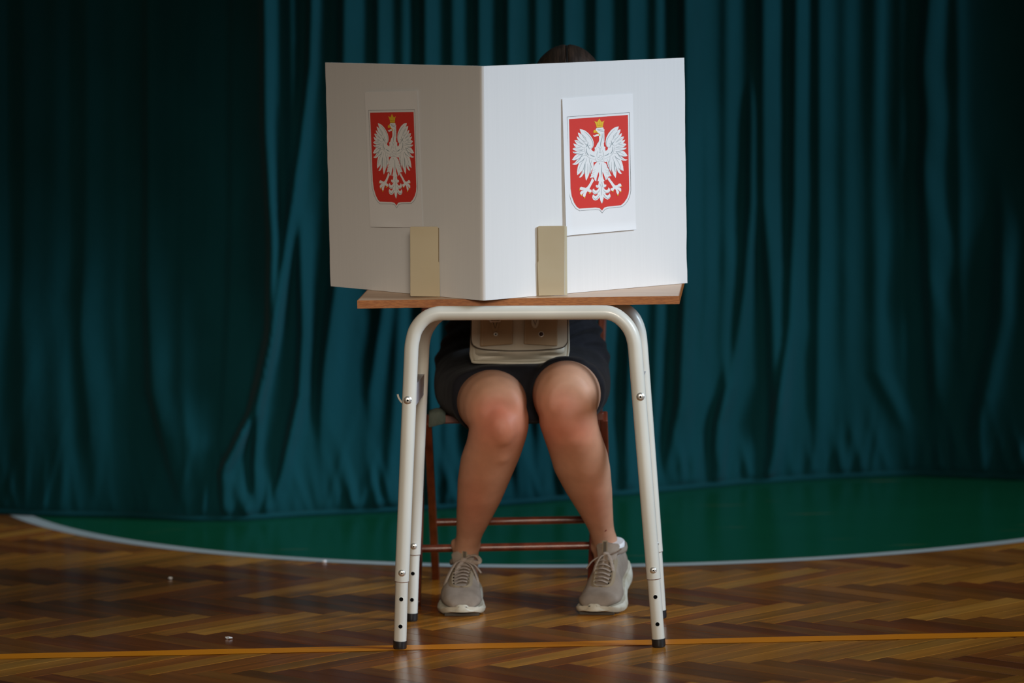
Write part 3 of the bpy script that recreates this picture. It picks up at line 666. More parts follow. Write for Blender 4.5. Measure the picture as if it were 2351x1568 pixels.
for s_, w in [([(1010,520),(1010,620),(975,760),(960,860)],1.6),([(1050,490),(1056,600),(1040,720)],.8),([(870,400),(950,418),(1060,430)],1.0),([(890,420),(960,450),(1060,470)],1.3),([(900,860),(930,880),(960,925),(1000,850)],.8),([(830,960),(870,900)],.8),([(900,960),(880,1040),(870,1100)],.8),([(955,930),(930,1000),(980,1010),(960,940)],.6),([(1020,950),(1050,1060),(1060,1130)],.8),([(870,1110),(920,1130),(950,1085),(1000,1095),(1040,1120)],.7),([(890,1150),(930,1140),(960,1152),(1010,1140),(1020,1180),(970,1195),(900,1185),(890,1150)],.6),([(850,1140),(850,1200),(880,1250)],.7),([(1060,1130),(1055,1230)],.7),([(870,1240),(960,1225),(1050,1240)],.7),([(995,1290),(1000,1400),(1005,1568)],.8),([(930,1280),(945,1310),(950,1270)],.6)]:
    strk.append((A(*s_), w))
for s_, w in [([(980,105),(910,160)],.7),([(970,175),(885,240)],.8),([(950,255),(865,300)],.8),([(930,330),(850,365)],.9),([(1270,120),(1380,165)],.7),([(1285,190),(1395,240)],.8),([(1310,240),(1440,300)],.8),([(1290,430),(1312,330)],.8),([(965,440),(945,370)],.7),([(1165,0),(1160,150),(1150,350)],.9),([(1155,600),(1165,800),(1160,900)],.8),([(1115,540),(1140,620)],1.0),([(1165,480),(1200,650)],1.2),([(900,760),(945,820),(1010,830),(1080,780),(1110,720)],1.0),([(910,950),(970,1005),(1030,985),(1110,870)],1.2),([(1415,760),(1360,805),(1290,800),(1220,740)],1.0),([(1425,930),(1360,980),(1290,950),(1220,860)],1.2),([(1212,1000),(1190,1110)],1.4),([(1010,630),(1060,640)],.7),([(1240,640),(1290,620)],.7)]:
    strk.append((B(*s_), w))
crownl = [(A((860,300),(940,312),(1030,300)),.8),(A((900,300),(880,235)),.7),(A((940,290),(938,190)),.8),(A((985,290),(1000,235)),.7),(A((862,350),(940,360),(1025,350)),.7)]

def stroke_poly(pts, w):
    P = [Vector((x, y, 0)) for x, y in pts]
    if len(P) > 2: P = bez(P, 5*(len(P)-1))
    L, Rr = [], []; n = len(P)
    for i, p in enumerate(P):
        t = (P[min(i+1, n-1)]-P[max(i-1, 0)]); t = t.normalized() if t.length > 0 else Vector((1, 0, 0))
        nrm = Vector((-t.y, t.x, 0)); k = w*0.5*(0.35+0.65*sin(pi*(0.08+0.84*i/(n-1))))
        L.append(p+nrm*k); Rr.append(p-nrm*k)
    return [[(L[i].x, L[i].y), (L[i+1].x, L[i+1].y), (Rr[i+1].x, Rr[i+1].y), (Rr[i].x, Rr[i].y)] for i in range(n-1)]

def sheet(S, p0, n, lab, curl):
    cor = [onplane(x, y, p0, n) for x, y in S]           # TL TR BR BL
    def pt(u, v, off): return cor[0]*((1-u)*(1-v))+cor[1]*(u*(1-v))+cor[2]*(u*v)+cor[3]*((1-u)*v)+n*off
    base = 0.0022
    nu, nv = 24, 40
    mb = MB(); vs = []; fs = []
    for j in range(nv+1):
        for i in range(nu+1):
            u, v = i/nu, j/nv
            e = curl(u, v)
            vs.append(pt(u, v, base+e))
    for j in range(nv):
        for i in range(nu): k = j*(nu+1)+i; fs.append((k, k+1, k+nu+2, k+nu+1))
    mb.add(vs, fs); sh = mb.build('emblem_sheet', 'paper', booth, fix=False); sh['label'] = lab
    lv = [0]
    def poly(name, polys, m, par=sh):
        mb = MB()
        for P in polys:
            lv[0] += 1
            uv = [inv_bilin(x, y, S_R) for x, y in P]
            off = base+0.0003+lv[0]*0.00003 if len(polys) < 20 else base+0.0003+lv[0]*0.00003-(lv.__setitem__(0, lv[0]-1) or 0)
            mb.add([pt(u, v, off) for u, v in uv], [tuple(range(len(uv)))])
        lv[0] += 1
        o = mb.build(name, m, par, smooth=False, fix=False); return o
    poly('shield_field', [field], 'red')['label'] = 'red shield field'
    bl = []
    for i in range(len(border)-1):
        (x0, y0), (x1, y1) = border[i], border[i+1]; L = sqrt((x1-x0)**2+(y1-y0)**2); nx_, ny_ = -(y1-y0)/L*.3, (x1-x0)/L*.3
        bl.append([(x0+nx_, y0+ny_), (x1+nx_, y1+ny_), (x1-nx_, y1-ny_), (x0-nx_, y0-ny_)])
    poly('shield_outline', bl+[bl[0]]*3, 'dark')
    poly('eagle', [shL, shR, tail, trous, wingL, wingR, bodyP, tongue], 'ewhite')['label'] = 'white crowned eagle with spread wings'
    ql = [];
    for s_, w in strk: ql += stroke_poly(s_, w)
    poly('feather_lines', ql, 'grey')
    poly('crown', [crown], 'gold')['label'] = 'gold crown'
    cl = []
    for s_, w in crownl: cl += stroke_poly(s_, w)
    poly('crown_lines', (cl*6)[:max(21, len(cl))], 'goldd')
    poly('beak', [beak], 'gold')
    for c_ in claws: poly('claw', [c_], 'gold')
    return sh
sheet(S_L, FLb, nL, 'shaded paper sheet with red shield and white eagle', lambda u, v: 0.0022*max(0, v-.95)/.05*sin(pi*min(1, u*1.6)))
sheet(S_R, FRb, nR, 'bright paper sheet with red shield and white eagle', lambda u, v: 0.0028*max(0, .08-u)/.08*(0.35+v) + 0.0018*max(0, v-.95)/.05)

# ------------------------------------------------------------------ folding chair
chz = 0.42
chair = thing('folding_chair', 'reddish brown wooden folding chair the person sits on', 'chair', at(1180, 1360, z=0))
cf_l, cf_r = at(957, 1391, z=0), at(1356, 1384, z=0)        # front feet
cr_l, cr_r = at(1001, 1328, z=0), at(1397, 1321, z=0)       # rear feet
fdir = ((cf_l-cr_l)+(cf_r-cr_r)).normalized(); sdir = (cf_r-cf_l).normalized()
def bar(mb, a, b, w, t, side):
    """rectangular bar a->b, w along side, t perpendicular"""
    d = (b-a).normalized(); sx = (side-d*side.dot(d)).normalized(); sy = d.cross(sx)
    q = [(-1, -1), (1, -1), (1, 1), (-1, 1)]
    mb.hexa([a+sx*(i*w/2)+sy*(j*t/2) for i, j in q], [b+sx*(i*w/2)+sy*(j*t/2) for i, j in q]); return mb
# long frame: front feet up and back to the top of the backrest
def up_long(foot, h): return foot - fdir*(0.50*h/0.80) + Vector((0, 0, h))
seat_c = (cf_l+cf_r+cr_l+cr_r)/4
bt_l, bt_r = at(977, 712, Y=cr_l.y+0.12), at(1384, 706, Y=cr_l.y+0.12)
def L2(foot, tgt, zt_):                      # extend the line foot->tgt up to z
    d = tgt-foot; return foot+d*(zt_/d.z)
tl, tr = L2(cf_l, bt_l, 0.86), L2(cf_r, bt_r, 0.86)
for nm_, f_, t_ in (('l', cf_l, tl), ('r', cf_r, tr)):
    mb = MB(); bar(mb, f_, t_, .018, .034, sdir); bevel(mb.build('long_leg', 'chair', chair, smooth=False), .003)
sf_l, sf_r = at(982, 962, Y=cf_l.y+.02), at(1386, 955, Y=cf_l.y+.02)
for f_, t_ in ((cr_l, sf_l), (cr_r, sf_r)):
    mb = MB(); bar(mb, f_, t_, .018, .032, sdir); bevel(mb.build('short_leg', 'chair', chair, smooth=False), .003)
def online(a, b, z): return a+(b-a)*((z-a.z)/(b.z-a.z))
zlo = 0.137; a_, b_ = online(cf_l, tl, zlo), online(cf_r, tr, zlo)
ylow = at(1150, 1254, Y=(a_.y+b_.y)/2).z
a_, b_ = online(cf_l, tl, ylow), online(cf_r, tr, ylow)
mb = MB(); mb.tube([a_, b_], .0092, 12); mb.build('stretcher', 'chair', chair)
yup = at(1150, 1188, Y=cr_l.y-.08).z
a_, b_ = online(cr_l, sf_l, yup), online(cr_r, sf_r, yup)
mb = MB(); mb.tube([a_, b_], .0092, 12); mb.build('stretcher', 'chair', chair)
# seat frame with slats
zs = sf_l.z
SFl, SFr = sf_l.copy(), sf_r.copy(); SBl, SBr = SFl-fdir*.31+sdir*.022, SFr-fdir*.31-sdir*.034
for a_, b_ in ((SFl, SFr), (SBl, SBr)):
    mb = MB(); bar(mb, a_+sdir*.0, b_, .020, .030, Vector((0, 0, 1))); bevel(mb.build('seat_rail', 'chair', chair, smooth=False), .003)
for a_, b_ in ((SFl+sdir*.012, SBl+sdir*.012), (SFr-sdir*.012, SBr-sdir*.012)):
    mb = MB(); bar(mb, a_, b_, .020, .020, Vector((0, 0, 1))); bevel(mb.build('seat_rail', 'chair', chair, smooth=False), .003)
for k in range(7):
    t = .04+k*.040; mb = MB(); off = -fdir*t+Vector((0, 0, .010))
    bar(mb, SFl+off+sdir*(.004+.07*t), SFr+off-sdir*(.004+.11*t), .034, .008, -fdir); bevel(mb.build('seat_slat', 'chair', chair, smooth=False), .002)
for z_ in (0.83, 0.77, 0.71):
    a_, b_ = online(cf_l, tl, z_), online(cf_r, tr, z_)
    mb = MB(); pts = [a_.lerp(b_, k/10)-fdir*(.03*sin(pi*k/10)) for k in range(11)]
    mb.tube(pts, .024, 8, flat=None, up=None)
    mb = MB(); rings = []
    for p in pts:
        rings.append([p+Vector((0, 0, dz))+fdir*dy for dz, dy in ((-.020, -.005), (.020, -.005), (.020, .005), (-.020, .005))])
    mb.loft(rings); bevel(mb.build('back_slat', 'chair', chair, smooth=False), .002)
# cloth on the corner of the seat
mb = MB(); c0 = SFl+Vector((.012, -.014, .0)); vs = []; fs = []
prof = [(.040, .016), (.02, .019), (-.002, .014), (-.006, .004), (-.006, -.008), (-.005, -.019)]
for i in range(9):
    u = i/8
    for j, (dy, dz) in enumerate(prof):
        fall = 1-0.55*u if j > 2 else 1
        vs.append(c0+sdir*(-.010+u*.040)+Vector((0, dy+.002*sin(i*2+j), dz*fall+(.006*sin(pi*u) if j < 3 else 0))))
for i in range(8):
    for j in range(5): k = i*6+j; fs.append((k, k+6, k+7, k+1))
cl_ = MB(); cl_.add(vs, fs); clo = cl_.build('folded_cloth', 'cloth', None)
clo.modifiers.new('s', 'SOLIDIFY').thickness = .003; clo.modifiers.new('ss', 'SUBSURF').levels = 1
tag(clo, 'grey-green cloth draped over the left corner of the chair seat', 'cloth')

# ------------------------------------------------------------------ person
sx_ = lambda px0, px1, Y: (at(px1, 900, Y=Y)-at(px0, 900, Y=Y)).length/2
pers = thing('person', 'seated person in a black dress and taupe trainers, head behind the screen', 'person', at(1225, 1400, z=0))
def hring(pxl, pxr, py, Y, by, n=24, fy=0.0):      # horizontal ring
    c = at((pxl+pxr)/2, py, Y=Y); a = (at(pxr, py, Y=Y)-at(pxl, py, Y=Y)).length/2
    return [c+Vector((a*cos(2*pi*k/n), by*sin(2*pi*k/n)*(1.0 if sin(2*pi*k/n) > 0 else 1.0-fy), 0)) for k in range(n)]
def vring(pcx, pcy, rx, rz, Y, n=28, tilt=0.0, ex_=1.0):
    c = at(pcx, pcy, Y=Y); s = 1/1020
    out = []
    for k in range(n):
        a = 2*pi*k/n; x, z = rx*s*cos(a), rz*s*sin(a); out.append(c+Vector((x*cos(tilt)-z*sin(tilt), 0, x*sin(tilt)+z*cos(tilt))))
    return out
body = MB()
YK = 10.70
legL = [(1092, 1204, 925, 10.728, .056), (1084, 1215, 955, 10.722, .064), (1076, 1214, 985, 10.722, .067), (1071, 1208, 1010, 10.730, .068), (1057, 1195, 1049, 10.755, .068), (1050, 1173, 1100, 10.79, .068), (1048, 1151, 1151, 10.83, .060), (1047, 1126, 1198, 10.878, .048), (1047, 1108, 1230, 10.915, .041), (1041, 1100, 1256, 10.942, .042), (1040, 1099, 1280, 10.955, .044), (1043, 1097, 1330, 10.965, .045)]
legR = [(1240, 1366, 905, 10.718, .058), (1236, 1370, 940, 10.712, .064), (1238, 1374, 975, 10.714, .067), (1250, 1385, 1010, 10.725, .068), (1261, 1396, 1042, 10.748, .068), (1272, 1402.5, 1080, 10.775, .068), (1298, 1406, 1128, 10.815, .062), (1328, 1408, 1176, 10.862, .050), (1350, 1410, 1214, 10.898, .042), (1358, 1419, 1240, 10.92, .041), (1361, 1423, 1255, 10.932, .043), (1364, 1422, 1300, 10.95, .045)]
for lg, kx in ((legL, 1145), (legR, 1300)):
    rings = [hring(*r) for r in lg]
    body.loft(rings)
# thighs: rings facing the camera going back to the hips
thL = [(1146, 950, 40, 44, 10.672), (1143, 944, 58, 62, 10.682), (1138, 936, 70, 74, 10.705), (1132, 928, 78, 78, 10.745), (1129, 923, 82, 76, 10.80), (1127, 919, 84, 73, 10.86), (1124, 914, 88, 72, 10.93), (1112, 900, 88, 66, 11.02), (1108, 888, 78, 58, 11.10)]
thR = [(1302, 926, 40, 48, 10.660), (1301, 924, 58, 68, 10.670), (1300, 916, 70, 79, 10.693), (1300, 910, 77, 82, 10.735), (1301, 904, 80, 78, 10.79), (1301, 900, 81, 74, 10.85), (1302, 898, 86, 73, 10.92), (1300, 892, 88, 66, 11.02), (1296, 884, 78, 58, 11.10)]
for th in (thL, thR): body.loft([vring(a, b, c, d, Y) for a, b, c, d, Y in th])
# knee caps
for kx, ky, ky2 in ((1152, 985, 1040), (1306, 958, 1020)):
    body.ell(at(kx, ky, Y=10.672), .034, .022, .040); body.ell(at(kx-4, ky2, Y=10.700), .024, .016, .026)
# ankle bones
for kx, ky in ((1044, 1250), (1417, 1246)): body.ell(at(kx, ky, Y=10.945), .012, .014, .016)
for kx, ky in ((1097, 1252), (1362, 1255)): body.ell(at(kx, ky, Y=10.935), .009, .012, .013)
# torso rings (horizontal)
def tor(px, py, Y, rx, ry): 
    c = at(px, py, Y=Y); return [c+Vector((rx*cos(2*pi*k/28), ry*sin(2*pi*k/28), 0)) for k in range(28)]
TOR = [(1200, 925, 11.12, .12, .08), (1200, 890, 11.13, .165, .11), (1200, 840, 11.14, .180, .125), (1200, 770, 11.145, .165, .115), (1203, 700, 11.13, .150, .112), (1212, 600, 11.08, .155, .115), (1225, 500, 11.03, .170, .120), (1240, 410, 10.98, .180, .105), (1250, 370, 10.955, .155, .080), (1256, 345, 10.945, .085, .060), (1266, 310, 10.93, .055, .055)]
body.loft([tor(*t) for t in TOR])
# head (leaning forward and down)
HC = at(1303, 208, Y=10.86); hrot = Matrix.Rotation(R(-28), 3, 'X')
def hl(x, y, z): return HC + hrot @ Vector((x, y, z))   # local: -y is the face, z up
hrot = Matrix.Rotation(R(24), 3, 'X')
body.tube([at(1262, 330, Y=10.94), at(1280, 290, Y=10.92), hl(0, .035, -.06)], [.056, .052, .054], 18)
body.ell(HC, .074, .094, .092, hrot)
body.ell(hl(0, -.030, -.050), .056, .058, .062, hrot)
body.ell(hl(0, -.058, -.092), .024, .022, .018, hrot)
body.tube([hl(0, -.086, -.005), hl(0, -.100, -.028), hl(0, -.110, -.044), hl(0, -.096, -.052)], [.007, .009, .012, .008], 10)
for s_ in (-1, 1):
    body.ell(hl(s_*.012, -.094, -.046), .007, .008, .006, hrot)
    body.ell(hl(s_*.076, .008, -.025), .008, .018, .030, hrot)
    body.ell(hl(s_*.036, -.072, -.036), .020, .016, .018, hrot)
# arms: shoulders down to elbows near the desk edge, forearms resting on the desk
for s_, sh_px, el, wr in ((-1, (1068, 420), Vector((-.205, 10.80, .80)), Vector((-.035, 10.60, .797))), (1, (1428, 410), Vector((.305, 10.79, .80)), Vector((.150, 10.58, .797)))):
    sh_ = at(*sh_px, Y=10.98)
    inner = at(1250, 400, Y=10.98)
    arm = bez([inner.lerp(sh_, .6), sh_, sh_.lerp(el, .5)+Vector((.012*s_, 0, 0)), el, el.lerp(wr, .4)+Vector((0, 0, .004)), wr], 30)
    n = len(arm); rad = [interp([0, .2, .4, .6, .7, .9, 1], [.050, .052, .047, .037, .038, .027, .023], i/(n-1)) for i in range(n)]
    body.tube(arm, rad, 18)
    fd = (wr-el).normalized(); sd = Vector((-fd.y, fd.x, 0)).normalized()
    pc = wr+fd*.045+Vector((0, 0, -.010))
    ang = atan2(fd.y, fd.x); rot = Matrix.Rotation(ang, 3, 'Z')
    body.ell(pc, .048, .038, .015, rot)
    for k, (o_, ln) in enumerate(((-.028, .060), (-.0095, .072), (.0095, .078), (.028, .070))):
        b0_ = pc+fd*.030+sd*o_; spread = o_*.35
        p1 = b0_+fd*(ln*.45)+sd*spread*.5+Vector((0, 0, .006)); p2 = b0_+fd*(ln*.78)+sd*spread*.8+Vector((0, 0, -.001)); p3 = b0_+fd*ln+sd*spread+Vector((0, 0, -.007))
        body.tube(bez([b0_-fd*.02, b0_+Vector((0, 0, .003)), p1, p2, p3], 12), [.0092]*6+[.0085]*4+[.0078]*2+[.007], 10)
    ts = sd*(-.034*s_*-1) if False else sd*(.034 if s_ < 0 else -.034)*-1
    body.tube(bez([pc-fd*.025+ts*.5, pc-fd*.005+ts*1.15, pc+fd*.022+ts*1.45+Vector((0, 0, -.003)), pc+fd*.046+ts*1.40+Vector((0, 0, -.005))], 12), .0095, 10)

def remesh_obj(mb, name, m, parent, voxel, smooth_it, fac=0.6):
    o = mb.build(name, m, None)
    md = o.modifiers.new('r', 'REMESH'); md.mode = 'VOXEL'; md.voxel_size = voxel; md.use_smooth_shade = True
    ms = o.modifiers.new('s', 'SMOOTH'); ms.iterations = smooth_it; ms.factor = fac
    dg = bpy.context.evaluated_depsgraph_get(); dg.update()
    me = bpy.data.meshes.new_from_object(o.evaluated_get(dg)); me.name = name
    o.modifiers.clear(); old = o.data; o.data = me; bpy.data.meshes.remove(old)
    if not me.materials: me.materials.append(M[m])
    me.shade_smooth()
    if parent is not None:
        o.parent = parent; o.matrix_parent_inverse = parent_world(parent).inverted()
    return o
bo = remesh_obj(body, 'body', 'skin', pers, 0.0048, 16)
me = bo.data; nvt = len(me.vertices); co = np.empty(nvt*3, dtype=np.float32); me.vertices.foreach_get('co', co); co = co.reshape(-1, 3)
skin = np.array(srgb(186, 139, 112)); pale = np.array(srgb(196, 156, 132)); redc = np.array(srgb(188, 102, 78)); warm = np.array(srgb(176, 116, 88))
tint = np.tile(skin, (nvt, 1))
def blob(c, r, amt, colr):
    global tint
    d = np.linalg.norm((co-np.array(c))/np.array(r), axis=1); w = (amt*np.exp(-d*d))[:, None]; tint = tint*(1-w)+colr*w
for (x, y, rx, rz, am, cc) in ((1140, 935, .045, .030, .7, redc), (1128, 985, .05, .05, .7, redc), (1185, 985, .045, .055, .35, redc), (1150, 1040, .06, .05, .45, warm), (1300, 920, .045, .03, .6, redc), (1275, 980, .06, .06, .75, redc), (1330, 985, .035, .035, .5, redc), (1260, 940, .04, .05, .45, warm), (1320, 1060, .05, .08, .5, warm), (1110, 1100, .06, .10, .5, warm), (1085, 1190, .04, .09, .45, redc), (1370, 1180, .04, .08, .4, redc), (1345, 875, .05, .05, .6, pale), (1130, 870, .07, .03, .4, pale), (1398, 1080, .012, .12, .5, pale)):
    c = at(x, y, Y=10.69); blob(c, (rx, .25, rz), am, cc)
tint4 = np.concatenate([tint, np.ones((nvt, 1))], 1).astype(np.float32)
at_ = me.attributes.new('tint', 'FLOAT_COLOR', 'POINT'); at_.data.foreach_set('color', tint4.ravel())
# scab on the shin
sp = at(1391, 1217, Y=10.90-.0415); mb = MB(); mb.ell(sp, .0018, .0016, .0042, Matrix.Rotation(R(35), 3, 'Y'), 10, 6); so = mb.build('scab', 'scab', pers); so['label'] = 'small dark red graze on the shin'
# face details
for s_ in (-1, 1):
    mb = MB(); mb.ell(hl(s_*.031, -.081, -.006), .0125, .0115, .0115, hrot, 16, 10); e_ = mb.build('eye', 'eye', pers)
    mb = MB(); mb.ell(hl(s_*.031, -.0905, -.009), .0055, .003, .0055, hrot, 12, 8); mb.build('iris', 'iris', e_)
    mb = MB(); mb.tube(bez([hl(s_*.015, -.091, .010), hl(s_*.032, -.089, .017), hl(s_*.050, -.076, .010)], 10), .003, 6); mb.build('eyebrow', 'hair', pers)
mb = MB(); mb.tube(bez([hl(-.022, -.083, -.070), hl(-.008, -.092, -.066), hl(0, -.093, -.068), hl(.008, -.092, -.066), hl(.022, -.083, -.070)], 16), .0042, 8)
mb.tube(bez([hl(-.019, -.083, -.073), hl(0, -.092, -.077), hl(.019, -.083, -.073)], 12), .0045, 8); mb.build('lips', 'lips', pers)
# hair: combed cap with a parting and a low bun
mb = MB(); nu, nv = 96, 40; vs = []; fs = []
for i in range(nv+1):
    ph = pi*0.5 - (i/nv)*pi*0.78
    for k in range(nu):
        th_ = 2*pi*k/nu
        x, y, z = cos(ph)*cos(th_), cos(ph)*sin(th_), sin(ph)
        front = max(0, -y)
        lim = -0.62 if front < .35 else -0.62+(front-.35)*2.0
        zz = max(z, min(lim, .62)) if front > .2 else z
        sc2 = sqrt(max(0.0, 1-zz*zz))/max(1e-4, sqrt(max(1e-6, 1-z*z))) if zz != z else 1
        x *= sc2 if z > -.98 else 1; y *= sc2 if z > -.98 else 1
        g = 1+.010*sin(th_*24)+.006*sin(th_*41+z*9)
        part = -.028*math.exp(-(x/.05)**2)*(1 if z > .2 else 0)
        vs.append(hl(x*.084*g*(1+part), (y*.103+.004)*g, zz*.103*(1+part)*(1 if zz > 0 else 1.15)))
for i in range(nv):
    for k in range(nu): fs.append((i*nu+k, i*nu+(k+1) % nu, (i+1)*nu+(k+1) % nu, (i+1)*nu+k))
mb.add(vs, fs); ho_ = mb.build('hair', 'hair', pers); ho_.modifiers.new('sol', 'SOLIDIFY').thickness = .010
mb = MB(); mb.ell(hl(0, .118, -.03), .038, .030, .036, hrot, 24, 16); mb.build('hair_bun', 'hair', pers)
mb = MB(); mb.tube(bez([hl(-.001, -.070, .078), hl(-.001, -.040, .0965), hl(-.001, 0, .1025), hl(-.001, .03, .099)], 14), .0016, 6, flat=.5); mb.build('hair_parting', 'skin', ho_)

# dress
dr = MB()
def v2(cx, cy, rx, rz, Y, sq=2.6, n=40):
    c = at(cx, cy, Y=Y); s = 1/1020; out = []
    for k in range(n):
        a = 2*pi*k/n; ca, sa = cos(a), sin(a)
        out.append(c+Vector((rx*s*abs(ca)**(2/sq)*(1 if ca > 0 else -1), 0, rz*s*abs(sa)**(2/sq)*(1 if sa > 0 else -1))))
    return out
# each thigh wrapped close at the hem, one wider piece behind
def hem(th, dY, g0):
    return [vring(a+da, b+db, c+g, d+g2, Y) for (a, b, c, d, Y, da, db, g, g2) in th]
dr.loft([v2(1206, 905, 168, 62, 10.795, 3.4), v2(1206, 905, 174, 68, 10.815, 3.4), v2(1204, 902, 190, 72, 10.87, 3.2), v2(1200, 892, 202, 84, 10.95, 3.0), v2(1199, 880, 209, 95, 11.03, 2.8), v2(1199, 870, 209, 100, 11.10, 2.6), v2(1199, 865, 205, 100, 11.20, 2.4), v2(1199, 865, 150, 80, 11.27, 2.2)])
for th, yy in ((thL, 10.80), (thR, 10.78)):
    a, b, c, d, Y = th[5]
    dr.loft([vring(a, b, c+6, d+6, yy), vring(a, b, c+10, d+10, yy+.02), vring(th[6][0], th[6][1], th[6][2]+10, th[6][3]+10, 10.93), vring(th[7][0], th[7][1], th[7][2]+9, th[7][3]+9, 11.02)])
DT = [(1199, 870, 11.14, .200, .150), (1199, 820, 11.145, .207, .155), (1200, 780, 11.15, .188, .140), (1201, 735, 11.14, .176, .128), (1206, 680, 11.12, .164, .122), (1214, 600, 11.08, .168, .125), (1226, 500, 11.03, .184, .130), (1240, 410, 10.98, .194, .116), (1250, 366, 10.955, .165, .088), (1254, 350, 10.945, .105, .072)]
dr.loft([tor(*t) for t in DT])
for s_, sh_px, el in ((-1, (1068, 420), Vector((-.205, 10.80, .80))), (1, (1428, 410), Vector((.305, 10.79, .80)))):
    sh_ = at(*sh_px, Y=10.98); inner = at(1250, 400, Y=10.98)
    dr.tube(bez([inner.lerp(sh_, .55), sh_, sh_.lerp(el, .48)+Vector((.010*s_, 0, 0))], 14), [.060]*4+[.062]*6+[.060]*20 if False else .060, 18)
dro = remesh_obj(dr, 'dress', 'dress', pers, 0.006, 5, .5)
# waist crumple
dme = dro.data; dc = np.empty(len(dme.vertices)*3, dtype=np.float32); dme.vertices.foreach_get('co', dc); dc = dc.reshape(-1, 3)
zc_ = at(1200, 770, Y=11.0).z
w_ = np.exp(-((dc[:, 2]-zc_)/.05)**2)*.0055
ph_ = dc[:, 2]*190+3*np.sin(dc[:, 0]*22)+2*np.sin(dc[:, 1]*30)
cxx = at(1200, 770, Y=11.13).x
dirx = np.sign(dc[:, 0]-cxx)*np.minimum(1, np.abs(dc[:, 0]-cxx)/.1)
dc[:, 0] += dirx*w_*np.sin(ph_); dc[:, 1] -= w_*np.sin(ph_)
dme.vertices.foreach_set('co', dc.ravel()); dme.update()

